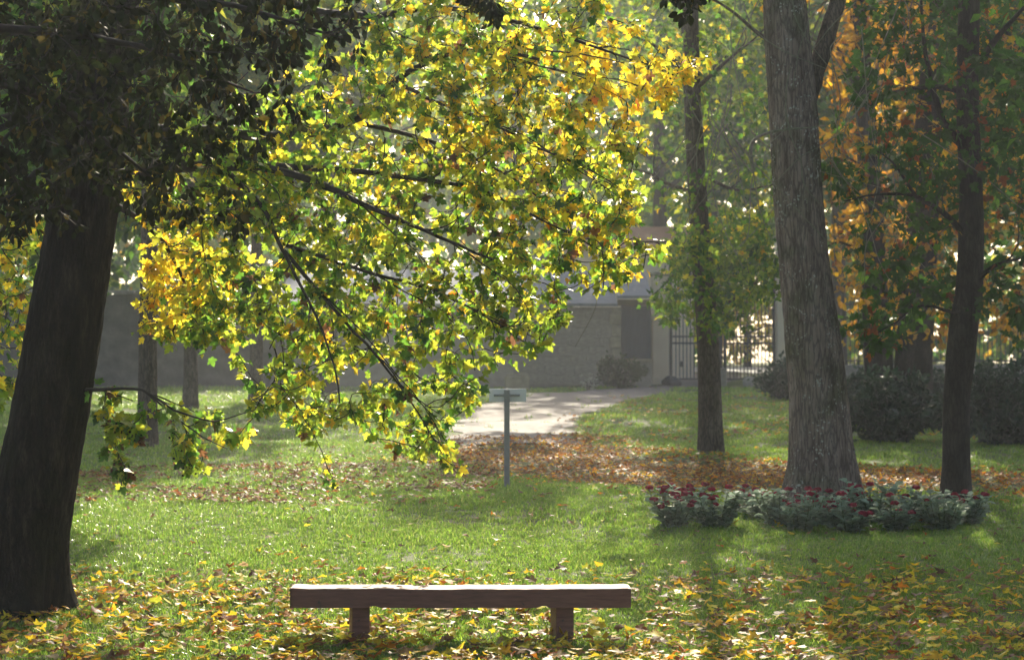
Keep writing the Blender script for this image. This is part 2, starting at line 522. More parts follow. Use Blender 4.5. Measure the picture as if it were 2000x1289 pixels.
def leaves_on(ends, per, size, spread=.10, hang=.55, face=.5, span=.75):
    """leaf positions, frames and sizes along the twigs"""
    pos, tip, nrm = [], [], []
    for c, tt in ends:
        L = np.sum(np.linalg.norm(np.diff(c, axis=0), axis=1))
        n = max(1, int(RNG.poisson(per)))
        s = 1 - RNG.random(n) ** 1.3 * min(1, span / max(L, .1)) * .9
        idx = s * (len(c) - 1)
        i0 = np.clip(idx.astype(int), 0, len(c) - 2); f = (idx - i0)[:, None]
        p = c[i0] * (1 - f) + c[i0 + 1] * f
        d = unit(n) + tt[i0] * .5 + np.array([0, 0, -hang])
        d /= np.linalg.norm(d, axis=1)[:, None]
        pos.append(p + d * RNG.uniform(.2, 1, (n, 1)) * spread); tip.append(d)
    pos = np.vstack(pos); tip = np.vstack(tip)
    nrm = unit(len(pos)) + np.array([0, -face, face * .7])
    Mx = frames(tip + np.array([0, 0, -.15]), nrm)
    sz = RNG.uniform(size[0], size[1], len(pos))
    return pos, Mx, sz

PAL = {
    'dgreen': (.045, .115, .016), 'green': (.095, .20, .022), 'lime': (.22, .31, .03), 'ygreen': (.36, .38, .035),
    'yellow': (.70, .55, .04), 'gold': (.68, .41, .025), 'orange': (.55, .20, .018), 'rust': (.28, .09, .022), 'brown': (.14, .07, .035),
    'amber': (.46, .24, .025), 'tan': (.27, .155, .065), 'pale': (.36, .25, .13),
}
def pick(weights, n):
    k = list(weights); w = np.array([weights[q] for q in k], float); w /= w.sum()
    ids = RNG.choice(len(k), n, p=w)
    c = np.array([PAL[q] for q in k])[ids]
    return c * RNG.uniform(.75, 1.25, (n, 1)) * RNG.uniform(.93, 1.07, (n, 3)), ids, k

def crown_parts(root, pos, Mx, sz, col, tpl, mat, singles=0, single_tpl=None, name="crown", seen=None):
    """a crown of leaves; the ones that show largest become leaf objects under it"""
    n = len(pos)
    single_tpl = single_tpl or tpl
    sel = np.zeros(n, bool)
    if singles:
        view = pos - np.array([0, 0, CAM_Z])
        dist = np.linalg.norm(view, axis=1)
        face = np.abs(np.sum(Mx[:, :, 2] * view, 1)) / dist
        score = sz * (.25 + face) / dist
        px = 1000 + pos[:, 0] / pos[:, 1] * FPX; py = 800 - (pos[:, 2] - CAM_Z) / pos[:, 1] * FPX
        inside = (px > 5) & (px < 1995) & (py > 5) & (py < 1280)
        score = np.where(inside, score * np.exp(-(pos[:, 1] - pos[:, 1].min()) * .25), 0)
        sel[np.argsort(-score)[:singles]] = True
    V, F = leaves_mesh(tpl, pos[~sel], Mx[~sel], sz[~sel])
    me = tri_mesh(name, V, F, col=np.repeat(col[~sel], len(tpl[0]), 0))
    cr = link(name, me, mat, root, kind="stuff")
    if singles:
        cs = col[sel]
        # twelve shared leaf meshes, each of one colour
        order = np.argsort(cs[:, 0] - cs[:, 1])
        groups = np.array_split(order, 12)
        ps, ms, ss = pos[sel], Mx[sel], sz[sel]
        for g in groups:
            if len(g) == 0:
                continue
            lm = tri_mesh("leaf", single_tpl[0], single_tpl[1], col=np.repeat(cs[g[len(g) // 2]][None], len(single_tpl[0]), 0))
            lm.materials.append(mat)
            for i in g:
                o = bpy.data.objects.new("leaf", lm); COL.objects.link(o); o.parent = cr
                m4 = Matrix.Identity(4)
                for a in range(3):
                    for b in range(3):
                        m4[a][b] = ms[i][a, b] * ss[i]
                    m4[a][3] = ps[i][a]
                o.matrix_local = m4
    return cr

def poly_targets(poly, Yref, n, Y0, Y1, dens=None):
    """points spread through a prism whose face is a polygon (photo pixels at distance Yref)"""
    q = np.array(poly, float)
    lo, hi = q.min(0), q.max(0)
    outp = []
    while len(outp) < n:
        c = RNG.uniform(lo, hi, (n * 2, 2))
        x, y = c[:, 0], c[:, 1]
        ins = np.zeros(len(c), bool)
        j = len(q) - 1
        for i in range(len(q)):
            a, b = q[i], q[j]
            cond = ((a[1] > y) != (b[1] > y)) & (x < (b[0] - a[0]) * (y - a[1]) / (b[1] - a[1] + 1e-12) + a[0])
            ins ^= cond; j = i
        c = c[ins]
        if dens is not None:
            c = c[RNG.random(len(c)) < dens(c[:, 0], c[:, 1])]
        outp += list(c)
    c = np.array(outp[:n])
    w = np.array([P(a, b, Yref) for a, b in c])
    w[:, 1] = RNG.uniform(Y0, Y1, n)
    return w, c

def inside(poly, x, y):
    r = False; j = len(poly) - 1
    for i in range(len(poly)):
        (ax, ay), (bx, by) = poly[i], poly[j]
        if (ay > y) != (by > y) and x < (bx - ax) * (y - ay) / (by - ay) + ax:
            r = not r
        j = i
    return r

def ell_targets(c, r, n, shell=.35):
    u = unit(n); rad = (shell + (1 - shell) * RNG.random(n)) ** .6
    lump = 1 + .22 * np.array([mnoise.noise(Vector(p * 2.3 + np.array(c) * .37)) for p in u])
    return np.array(c) + u * np.array(r) * (rad * lump)[:, None]

def pix(points):
    return 1000 + points[:, 0] / points[:, 1] * FPX, 800 - (points[:, 2] - CAM_Z) / points[:, 1] * FPX

def add_wood(root, limb_geo, tw, mat, seg=9, mat_tw=None):
    for c, r in limb_geo:
        V, F = tube(c, r, seg if r[0] > .0105 else 5)
        if r[0] <= .0105:
            tw.append((V, F)); continue
        link("limb", tri_mesh("limb", V, F, smooth=True), mat, root)
    if tw:
        V, F = join(tw)
        link("twigs", tri_mesh("twigs", V, F, smooth=True), mat_tw or M['twig'], root, kind="stuff")

# ------------------------------------------------------------------ 1 the leaning maple
def build_maple():
    root = empty("maple_tree")
    tag(root, "leaning dark maple at the edge with yellow-green boughs drooping over the lawn", "tree")
    Y = 13.2
    base = P(28, 1180, Y); base[2] = gz(base[0], Y) - .12
    pts = [base, P(52, 1050, Y), P(88, 850, Y), P(128, 620, Y), P(168, 380, Y), P(196, 150, Y), P(215, -60, Y), P(225, -400, Y + .2), P(235, -800, Y + .3)]
    rad = [.30, .275, .262, .25, .232, .22, .20, .15, .08]
    V, F, c, r = trunk_mesh(pts, rad, 110, 1.0, 5, .046, .035, .26, 38)
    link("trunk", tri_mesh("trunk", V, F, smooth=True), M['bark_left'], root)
    def q(lst, y0, y1):
        return [P(a, b, y0 + (y1 - y0) * i / (len(lst) - 1) - .35 * min(1, i / 2)) for i, (a, b) in enumerate(lst)]
    limbs = [
        (q([(190, 350), (300, 335), (430, 322), (540, 325), (640, 360), (720, 400), (830, 450), (960, 500)], 13.2, 12.6), .055, .007),
        (q([(540, 325), (700, 340), (830, 356), (930, 370), (1010, 402), (1100, 450), (1190, 500)], 12.8, 13.2), .026, .005),
        (q([(205, 250), (400, 262), (560, 270), (700, 235), (770, 160), (850, 115), (950, 106), (1040, 125)], 13.3, 13.4), .058, .011),
        (q([(770, 160), (860, 200), (960, 240), (1050, 290), (1150, 330)], 13.4, 12.9), .018, .004),
        (q([(430, 322), (510, 400), (555, 490), (610, 600), (650, 690), (670, 790)], 12.9, 12.4), .021, .005),
        (q([(400, 330), (440, 430), (490, 540), (530, 640), (545, 720)], 13.1, 13.6), .017, .004),
        (q([(700, 240), (800, 265), (900, 300), (1000, 350), (1090, 410), (1180, 440)], 13.4, 14.0), .020, .004),
        (q([(560, 480), (690, 520), (820, 560), (930, 610), (1030, 680)], 12.7, 12.9), .016, .004),
        (q([(555, 490), (640, 590), (730, 690), (800, 780), (860, 880)], 12.6, 12.7), .016, .004),
        (q([(212, 0), (400, -40), (650, 20), (900, 10), (1100, 60), (1250, 110), (1350, 145)], 13.4, 13.6), .05, .004),
        (q([(850, 110), (1000, 90), (1120, 100), (1220, 120)], 13.5, 13.2), .014, .004),
        (q([(150, 760), (200, 762), (270, 762), (330, 800), (410, 818), (490, 796)], 13.2, 12.7), .016, .0035),
        (q([(290, 770), (350, 820), (400, 855), (450, 880)], 13.1, 12.8), .009, .003),
        (q([(180, 400), (90, 330), (20, 420), (-10, 560), (10, 720)], 13.2, 14.4), .03, .005),
        (q([(200, 390), (260, 420), (320, 480), (360, 560), (390, 640)], 13.4, 14.6), .026, .005),
        (q([(215, -60), (100, -150), (-200, -120), (-500, 50)], 13.3, 13.8), .05, .01),
        (q([(222, -250), (500, -420), (800, -450), (1100, -400)], 13.3, 14.5), .07, .015),
        (q([(226, -400), (50, -600), (-300, -600)], 13.3, 14.5), .06, .015),
        (q([(230, -500), (400, -700), (800, -800)], 13.3, 15), .05, .012),
    ]
    main = [(300, 330), (360, 250), (470, 190), (640, 110), (760, 20), (880, -40), (1130, -20), (1180, 40), (1280, 80), (1375, 130), (1360, 170), (1290, 225), (1225, 230), (1250, 300),
            (1215, 350), (1265, 380), (1235, 440), (1300, 480), (1275, 530), (1180, 570), (1100, 600), (1075, 680), (1000, 690), (940, 720), (935, 800), (870, 800), (895, 925),
            (800, 880), (740, 870), (690, 820), (640, 850), (575, 860), (500, 780), (540, 700), (470, 620), (400, 560), (300, 470), (250, 400)]
    # long thin branchlets drooping from the boughs
    for k in range(24):
        src = limbs[[0, 1, 2, 3, 4, 5, 6, 7, 8, 9, 10][RNG.integers(11)]]
        c0 = catmull(src[0], .1)
        i = RNG.integers(int(len(c0) * .25), len(c0) - 1)
        p = c0[i].copy(); tg = c0[min(i + 1, len(c0) - 1)] - c0[i - 1]; tg /= np.linalg.norm(tg)
        right = np.clip((1000 + p[0] / p[1] * FPX - 450) / 500, 0, 1)
        d = tg * .6 + np.array([.25 + .45 * right, RNG.normal(-.08, .12), -.15 - .25 * (1 - right)])
        L = RNG.uniform(.6, 1.6); a = [p]
        for _ in range(5):
            d = d + np.array([RNG.normal(0, .16), RNG.normal(0, .10), -.10 + RNG.normal(0, .10)])
            d /= np.linalg.norm(d)
            e = a[-1] + d * L / 5
            if not inside(main, 1000 + e[0] / e[1] * FPX, 800 - (e[2] - CAM_Z) / e[1] * FPX + 12):
                break
            a.append(e)
        if len(a) > 2:
            limbs.append((a, .0062, .0026))
    def dens(x, y):
        d = np.ones(len(x))
        d = np.where(y > 650, .8, d)
        return d
    t1, _ = poly_targets(main, 13, 1650, 12.3, 13.8, dens)
    yel, _ = poly_targets([(228, 430), (330, 430), (400, 500), (425, 600), (400, 665), (330, 640), (215, 640), (222, 540)], 13, 190, 13.6, 15.0)
    lef, _ = poly_targets([(-120, 380), (70, 380), (85, 560), (30, 740), (-60, 800), (-120, 700)], 13, 150, 13.5, 15)
    spr, _ = poly_targets([(200, 760), (290, 770), (420, 800), (495, 790), (480, 860), (400, 850), (410, 930), (370, 910), (330, 840), (290, 840), (290, 945), (225, 960), (205, 850)], 13, 44, 12.6, 13.3)
    lone, _ = poly_targets([(430, 690), (490, 680), (490, 730), (440, 720)], 13, 3, 12.9, 13.1)
    mid, _ = poly_targets([(330, 560), (420, 580), (410, 700), (330, 680), (300, 600)], 13, 22, 12.6, 13.2)
    lone2 = np.array([P(640, 915, 12.6), P(650, 935, 12.6), P(880, 905, 12.7)])
    hid, _ = poly_targets([(-700, -900), (1200, -900), (1250, -80), (200, -60), (-300, 100), (-700, 100)], 13, 420, 12, 16.5)  # unseen upper crown, widened to shade the air near the camera
    T = np.vstack([t1, yel, lef, spr, lone, mid, lone2, hid])
    lg, tw, ends = grow(limbs, T, sag=.10, r_base=.014, tip=.0034)
    add_wood(root, lg, tw, M['twig'])
    pos, Mx, sz = leaves_on(ends, 9.0, (.032, .080), .07, .6, .5, .42)
    px, py = pix(pos)
    sz = sz * np.where((px < 500) & (py > 730), 1.25, 1) * np.where(py < -90, 2.3, 1)  # leaves above the view enlarged for denser shade
    n = len(pos)
    # how yellow this part of the crown has turned
    g = lambda cx, cy_, sx, sy: np.exp(-((px - cx) / sx) ** 2 - ((py - cy_) / sy) ** 2)
    yl = .09 + 1.1 * g(1330, 140, 170, 130) + .45 * g(1130, 130, 220, 150) + .22 * g(850, 250, 260, 200) + 1.1 * g(290, 540, 110, 150) + .30 * g(1180, 470, 150, 120) + .35 * g(0, 500, 120, 250) + .12 * g(640, 730, 150, 120)
    yl -= .35 * g(380, 640, 50, 80)
    u = RNG.random(n)
    cy_, _, _ = pick({'yellow': 6, 'gold': 1.6, 'ygreen': 2.5, 'orange': .12}, n)
    cg, _, _ = pick({'dgreen': .9, 'green': 3.0, 'lime': 4.8, 'ygreen': 2.6, 'brown': .25}, n)
    col = np.where((u < yl)[:, None], cy_, cg)
    crown_parts(root, pos, Mx, sz, col, MAPLE, M['maple_leaf'], 300)
    return root

build_maple()

# ------------------------------------------------------------------ 2 the copper beech close to the camera
def build_beech():
    root = empty("beech_tree")
    tag(root, "dark copper beech boughs hanging in front of the leaning trunk", "tree")
    bx, by = -3.9, 9.6
    b = np.array([bx, by, float(gz(bx, by)) - .1])
    pts = [b, b + [0, 0, 1.2], b + [.05, 0, 3], b + [.1, .1, 5], b + [.1, .1, 8]]
    V, F, c, r = trunk_mesh(pts, [.36, .31, .28, .22, .1], 32, .5, 5, .02, .12)
    link("trunk", tri_mesh("trunk", V, F, smooth=True), M['bark_dark'], root)
    def q(lst, y0, y1):
        return [P(a, b_, y0 + (y1 - y0) * i / (len(lst) - 1)) for i, (a, b_) in enumerate(lst)]
    s0 = list(b + [.05, .05, 3.4]); s1 = list(b + [.1, .1, 4.4])
    limbs = [
        ([s0] + q([(-200, 150), (60, 180), (220, 280), (330, 380)], 9.8, 10.6), .06, .006),
        ([s0] + q([(-200, 60), (100, 60), (320, 100), (500, 180)], 9.9, 10.8), .06, .006),
        ([s1] + q([(-100, -60), (200, -30), (450, 0), (660, 60)], 9.8, 10.6), .06, .006),
        ([s1] + q([(-100, -200), (400, -160), (900, -90), (1350, -50)], 9.8, 10.4), .07, .006),
        ([s0] + q([(-180, 220), (-40, 260), (30, 340), (60, 400)], 10, 11), .04, .005),
        ([list(b + [.1, .1, 4.6]), list(b + [.3, -1.5, 6]), list(b + [.5, -3.5, 7])], .09, .02),
        ([list(b + [.1, .1, 5.0]), list(b + [-1.2, -1.0, 6.4]), list(b + [-2.6, -2, 7])], .08, .02),
    ]
    main = [(-90, -90), (760, -90), (700, 60), (640, 130), (560, 190), (480, 250), (455, 330), (430, 430), (340, 440), (250, 400), (180, 380), (100, 330), (50, 420), (-90, 430)]
    dens = lambda x, y: np.clip(1.25 - x / 620 * .75 - np.maximum(y - 250, 0) / 500, .25, 1)
    t1, _ = poly_targets(main, 10.5, 520, 9.6, 11.8, dens)
    t2, _ = poly_targets([(905, -40), (1000, -40), (990, 15), (950, 40), (905, 15)], 10.4, 9, 10.2, 10.6)
    t3, _ = poly_targets([(1290, -40), (1450, -40), (1450, 25), (1390, 80), (1330, 70)], 10.4, 9, 10.2, 10.6)
    t4, _ = poly_targets([(-700, -500), (900, -500), (900, -90), (-100, -90), (-120, 400), (-400, 400)], 10.5, 120, 8.6, 12)
    t5 = ell_targets((bx - .2, by - 2.6, 6.2), (3.4, 3.8, 2.6), 260)  # unseen crown, enlarged to darken the leaning trunk
    t4 = np.vstack([t4, t5[(t5[:, 2] > 4.2) | (t5[:, 0] < -t5[:, 1] * .3 - .6)]])
    T = np.vstack([t1, t2, t3, t4])
    lg, tw, ends = grow(limbs, T, sag=.05)
    add_wood(root, lg, tw, M['twig'])
    pos, Mx, sz = leaves_on(ends, 13, (.045, .078), .06, .8, .4, .45)
    n = len(pos)
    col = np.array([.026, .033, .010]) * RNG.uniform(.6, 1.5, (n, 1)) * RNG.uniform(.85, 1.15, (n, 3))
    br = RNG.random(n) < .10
    col[br] = np.array([.11, .085, .018]) * RNG.uniform(.6, 1.3, (br.sum(), 1))  # some leaves coloured lighter, as if sunlit
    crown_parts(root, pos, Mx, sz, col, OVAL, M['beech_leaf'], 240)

build_beech()

# ------------------------------------------------------------------ 3 the big grey trunk
def build_big():
    root = empty("linden_tree")
    tag(root, "thick grey lichen-spotted trunk rising from the red-flowered bed", "tree")
    Y = 19.0
    b = P(1607, 985, Y); b[2] = gz(b[0], Y) - .15
    pts = [b, P(1605, 900, Y), P(1597, 760, Y), P(1584, 640, Y), P(1566, 480, Y), P(1552, 260, Y), P(1538, 90, Y), P(1530, -80, Y), P(1520, -400, Y), P(1530, -900, Y)]
    V, F, c, r = trunk_mesh(pts, [.335, .31, .285, .268, .252, .245, .235, .20, .17, .08], 110, .8, 6, .034, .04, .34, 44)
    link("trunk", tri_mesh("trunk", V, F, smooth=True), M['bark_big'], root)
    def q(lst, y0, y1):
        return [P(a, b_, y0 + (y1 - y0) * i / (len(lst) - 1)) for i, (a, b_) in enumerate(lst)]
    limbs = [
        (q([(1556, 260), (1585, 160), (1615, 60), (1650, -60), (1700, -300)], 19, 19.3), .12, .05),
        (q([(1530, -60), (1450, -200), (1380, -330)], 19, 18.4), .10, .03),
        (q([(1530, -200), (1700, -420), (1900, -560)], 19, 20), .10, .03),
        (q([(1545, 120), (1480, 60), (1420, 10), (1330, -30)], 19, 19.6), .03, .008),
        (q([(1650, -60), (1760, -40), (1860, 40)], 19.3, 19.6), .03, .008),
    ]
    hid = ell_targets((P(1540, 800, Y)[0], Y - .2, 10.4), (4.6, 3.4, 3.0), 330)  # broad crown above the view, widened to shade the near air
    lg, tw, ends = grow(limbs, hid, sag=.1, r_base=.014, rmax=.035)
    add_wood(root, lg, tw, M['bark_mid'])
    pos, Mx, sz = leaves_on(ends, 18, (.15, .25), .35, .4, .2, 1.0)
    col, _, _ = pick({'green': 2, 'lime': 2, 'ygreen': 2, 'yellow': 1}, len(pos))
    crown_parts(root, pos, Mx, sz, col, TINY, M['far_leaf'])
    # broken bough across the trunk
    br = catmull(q([(1612, 246), (1575, 250), (1540, 253), (1500, 260), (1472, 275), (1466, 300), (1472, 335)], 18.66, 18.6), .04)
    V, F = tube(br, np.linspace(.006, .022, len(br)) * np.where(np.arange(len(br)) < 5, .8, 1), 7)
    link("broken_bough", tri_mesh("broken_bough", V, F, smooth=True), M['twig_pale'], root)
    # hanging mossy shoots
    parts = []
    for k in range(60):
        px = RNG.uniform(1330, 1830); py = RNG.uniform(-60, 330)
        Yk = Y + RNG.uniform(-.7, 1.2)
        n = RNG.integers(4, 7); a = [P(px, py, Yk)]
        d = np.array([RNG.normal(0, .12), RNG.normal(0, .05), -.2])
        for _ in range(n):
            d = d + np.array([RNG.normal(0, .09), RNG.normal(0, .04), RNG.normal(-.02, .05)])
            a.append(a[-1] + d)
        c = catmull(a, .05)
        parts.append(tube(c, np.linspace(.007, .003, len(c)), 4))
    V, F = join(parts)
    link("hanging_shoots", tri_mesh("hanging_shoots", V, F, smooth=True), M['twig_pale'], root, kind="stuff")

build_big()

# ------------------------------------------------------------------ other trees
def q_(lst, y0, y1):
    return [P(a, b_, y0 + (y1 - y0) * i / (len(lst) - 1)) for i, (a, b_) in enumerate(lst)]

def build_slim():
    root = empty("maple_tree")
    tag(root, "slim young maple with green leaves in front of the iron gate", "tree")
    Y = 25.6
    b = P(1389, 898, Y); b[2] = gz(b[0], Y) - .12
    pts = [b, P(1387, 800, Y), P(1382, 650, Y), P(1368, 470, Y), P(1358, 300, Y), P(1350, 100, Y), P(1350, -250, Y), P(1350, -600, Y)]
    V, F, c, r = trunk_mesh(pts, [.175, .16, .15, .135, .125, .11, .08, .03], 32, .35, 5, .02, .08, .2)
    link("trunk", tri_mesh("trunk", V, F, smooth=True), M['bark_mid'], root)
    limbs = [
        (q_([(1375, 560), (1420, 590), (1470, 560), (1505, 510)], 25.6, 25), .03, .006),
        (q_([(1368, 480), (1330, 520), (1295, 560), (1275, 575)], 25.6, 25.2), .03, .006),
        (q_([(1362, 380), (1300, 355), (1250, 330), (1210, 330)], 25.6, 26), .035, .006),
        (q_([(1360, 330), (1430, 370), (1500, 365), (1530, 350)], 25.6, 25.0), .035, .006),
        (q_([(1352, 150), (1280, 90), (1200, 60)], 25.6, 26.2), .04, .008),
        (q_([(1352, 180), (1430, 110), (1490, 60)], 25.6, 25), .04, .008),
        (q_([(1350, -80), (1280, -200), (1200, -300)], 25.6, 25), .04, .008),
        (q_([(1350, -60), (1440, -200), (1520, -260)], 25.6, 26), .04, .008),
    ]
    low = [(1265, 565), (1310, 520), (1330, 440), (1260, 400), (1205, 330), (1200, 120), (1210, -60), (1500, -60), (1520, 200), (1525, 420), (1515, 560), (1510, 610), (1440, 600), (1420, 640), (1370, 650), (1300, 615)]
    t1, _ = poly_targets(low, 25.6, 230, 24.2, 27)
    t1b, _ = poly_targets([(1262, 585), (1300, 545), (1290, 480), (1350, 440), (1430, 400), (1500, 420), (1525, 520), (1505, 600), (1455, 585), (1430, 640), (1370, 652), (1330, 615), (1300, 628)], 25.6, 300, 24.0, 27.0)
    t2 = ell_targets((P(1380, 800, Y)[0], Y, 8.8), (2.0, 2.0, 2.4), 36)
    lg, tw, ends = grow(limbs, np.vstack([t1, t1b, t2]), sag=.08, r_base=.012, rmax=.025)
    add_wood(root, lg, tw, M['bark_mid'])
    pos, Mx, sz = leaves_on(ends, 9, (.06, .115), .18, .4, .4, .8)
    px, py = pix(pos)
    n = len(pos)
    cg, _, _ = pick({'dgreen': .8, 'green': 4, 'lime': 4, 'ygreen': .8}, n)
    cy_, _, _ = pick({'yellow': 2, 'gold': 1, 'ygreen': 2}, n)
    yl = .04 + .10 * np.exp(-((py - 440) / 60) ** 2) + .06 * (py < 250)
    col = np.where((RNG.random(n) < yl)[:, None], cy_, cg)
    crown_parts(root, pos, Mx, sz, col, MAPLE_S, M['far_leaf'], 150)

build_slim()

def build_dark():
    root = empty("maple_tree")
    tag(root, "slender dark trunk with shaded green leaves beside the junipers", "tree")
    Y = 19.3
    b = P(1868, 975, Y); b[2] = gz(b[0], Y) - .1
    pts = [b, P(1868, 900, Y), P(1869, 780, Y), P(1882, 640, Y), P(1893, 560, Y), P(1897, 400, Y), P(1890, 200, Y), P(1893, 0, Y), P(1900, -300, Y), P(1900, -700, Y)]
    V, F, c, r = trunk_mesh(pts, [.155, .14, .135, .15, .14, .125, .115, .11, .08, .03], 32, .35, 5, .02, .08, .2)
    link("trunk", tri_mesh("trunk", V, F, smooth=True), M['bark_dark'], root)
    limbs = [
        (q_([(1893, 470), (1850, 420), (1790, 385), (1720, 385), (1655, 400)], 19.3, 18.8), .04, .007),
        (q_([(1896, 300), (1850, 250), (1820, 180), (1800, 90), (1790, -20)], 19.3, 19.6), .05, .012),
        (q_([(1890, 180), (1820, 170), (1740, 180), (1660, 200)], 19.3, 20), .04, .007),
        (q_([(1895, 560), (1940, 520), (2010, 500)], 19.3, 18.9), .04, .01),
        (q_([(1893, 600), (1860, 610), (1800, 600), (1740, 640), (1700, 660)], 19.3, 18.7), .025, .005),
        (q_([(1892, 150), (1960, 60), (2050, -40)], 19.3, 19), .05, .01),
        (q_([(1790, 385), (1740, 320), (1690, 290)], 18.9, 19.2), .02, .005),
        (q_([(1896, -100), (1800, -250), (1700, -350)], 19.3, 19), .05, .01),
        (q_([(1898, -100), (2000, -260), (2150, -300)], 19.3, 19.5), .05, .01),
    ]
    low = [(1640, 650), (1700, 560), (1680, 460), (1640, 380), (1650, 150), (1700, -60), (2140, -60), (2140, 650), (1990, 690), (1930, 650), (1850, 600), (1780, 640), (1760, 690), (1690, 680)]
    t1, _ = poly_targets(low, 19.3, 460, 18.2, 21.2)
    t2 = ell_targets((P(1960, 800, Y)[0], Y, 7.8), (2.6, 2.6, 2.2), 260)
    lg, tw, ends = grow(limbs, np.vstack([t1, t2]), sag=.08, r_base=.012, rmax=.025)
    add_wood(root, lg, tw, M['bark_dark'])
    pos, Mx, sz = leaves_on(ends, 9, (.07, .13), .14, .5, .4, .8)
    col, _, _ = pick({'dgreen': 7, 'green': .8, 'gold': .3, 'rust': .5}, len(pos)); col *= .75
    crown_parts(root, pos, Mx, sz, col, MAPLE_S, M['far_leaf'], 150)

build_dark()

def build_orange():
    root = empty("maple_tree")
    tag(root, "twin-trunked maple with orange leaves behind the spreading juniper", "tree")
    Y = 33.0
    for (px, rr, dx) in ((1718, .25, -10), (1782, .33, 12)):
        b = PG(px, Y); b[2] -= .2
        t = [b, P(px + dx * .2, 700, Y), P(px + dx, 560, Y), P(px + dx * 2, 350, Y), P(px + dx * 4, 50, Y), P(px + dx * 7, -300, Y)]
        V, F, c, r = trunk_mesh(t, [rr * 1.1, rr, rr * .92, rr * .8, rr * .6, rr * .2], 24, .3, 5, .02, .15)
        link("trunk", tri_mesh("trunk", V, F, smooth=True), M['bark_dark'], root)
    limbs = [
        (q_([(1730, 560), (1680, 500), (1640, 480), (1600, 500)], 33, 32.4), .05, .01),
        (q_([(1790, 480), (1850, 430), (1920, 420), (2000, 440)], 33, 32.4), .05, .01),
        (q_([(1740, 400), (1680, 330), (1640, 300)], 33, 32.4), .05, .01),
        (q_([(1810, 300), (1880, 200), (1960, 150)], 33, 33.6), .06, .01),
        (q_([(1700, 250), (1660, 150), (1620, 60)], 33, 33.4), .06, .01),
        (q_([(1790, 560), (1760, 620), (1740, 660)], 33, 32), .03, .008),
        (q_([(1840, 50), (1900, -100), (2000, -250)], 33, 33.6), .06, .01),
    ]
    low = [(1610, 640), (1640, 560), (1600, 480), (1600, 100), (1640, -60), (2200, -60), (2200, 600), (1990, 680), (1900, 620), (1850, 650), (1800, 660), (1760, 700), (1690, 690), (1660, 640)]
    t1, _ = poly_targets(low, 33, 560, 31, 36)
    t2 = ell_targets((P(1830, 800, Y)[0], Y + .5, 12.0), (4.8, 3.2, 4.4), 420)  # high crown above the view, enlarged to block sun on the right
    lg, tw, ends = grow(limbs, np.vstack([t1, t2]), sag=.08, r_base=.014, rmax=.03)
    add_wood(root, lg, tw, M['bark_dark'])
    pos, Mx, sz = leaves_on(ends, 15, (.11, .18), .26, .4, .4, 1.0)
    sz = sz * np.where(pos[:, 2] > 9.2, 2.1, 1)  # high leaves enlarged so less sun gets through
    col, _, _ = pick({'amber': 6, 'gold': 3.4, 'rust': .6, 'dgreen': .8}, len(pos))
    crown_parts(root, pos, Mx, sz, col, OVAL, M['far_leaf'], 60, MAPLE_S)

build_orange()

def gen_tree(name, label, px, Y, tr, h, crown, nt, per, mix, leaf=(.12, .2), bark='bark_dark', group=None, lean=0, x=None, first=.35):
    """a freestanding tree: trunk, limbs reaching into an ellipsoid crown (centre height, radii)"""
    root = empty(name)
    tag(root, label, "tree", group)
    x_given = x
    if x is None:
        x = P(px, 800, Y)[0]
    b = np.array([x, Y, float(gz(x, Y)) - .15])
    ch, rx, ry, rz = crown
    pts = [b, b + [lean * .1, 0, h * .15], b + [lean * .35, .05, h * .4], b + [lean * .7, 0, h * .7], b + [lean, 0, h * .95]]
    V, F, c, r = trunk_mesh(pts, [tr * 1.08, tr * .92, tr * .8, tr * .5, tr * .15], 18, .4, 5, .02, .2, .3)
    link("trunk", tri_mesh("trunk", V, F, smooth=True), M[bark], root)
    limbs = []
    for k in range(9):
        a = k * 2.4 + RNG.uniform(-.4, .4)
        f = first + (.9 - first) * k / 8
        s = b + np.array([lean * f, 0, h * f])
        e = b + np.array([lean, 0, ch]) + np.array([math.cos(a) * rx, math.sin(a) * ry, 0]) * RNG.uniform(.6, .85)
        e[2] = b[2] + h * f + rz * RNG.uniform(.1, .45) * (1 if f < .8 else .5)
        m = (s + e) / 2 + np.array([0, 0, .1 * h * RNG.uniform(0, .6)])
        limbs.append(([s, m, e], tr * .4, tr * .06))
    T = ell_targets(b + np.array([lean, 0, ch]), (rx, ry, rz), nt)
    lg, tw, ends = grow(limbs, T, step=.25, sag=.06, r_base=.014, rmax=.04, back=.8, tseg=3, tstep=.4)
    add_wood(root, lg, tw, M[bark], 6)
    pos, Mx, sz = leaves_on(ends, per, leaf, .35, .4, .3, 1.3)
    col, _, _ = pick(mix, len(pos))
    crown_parts(root, pos, Mx, sz, col, MAPLE_S if (Y < 30 and x_given is None) else TINY, M['far_leaf'])
    return root

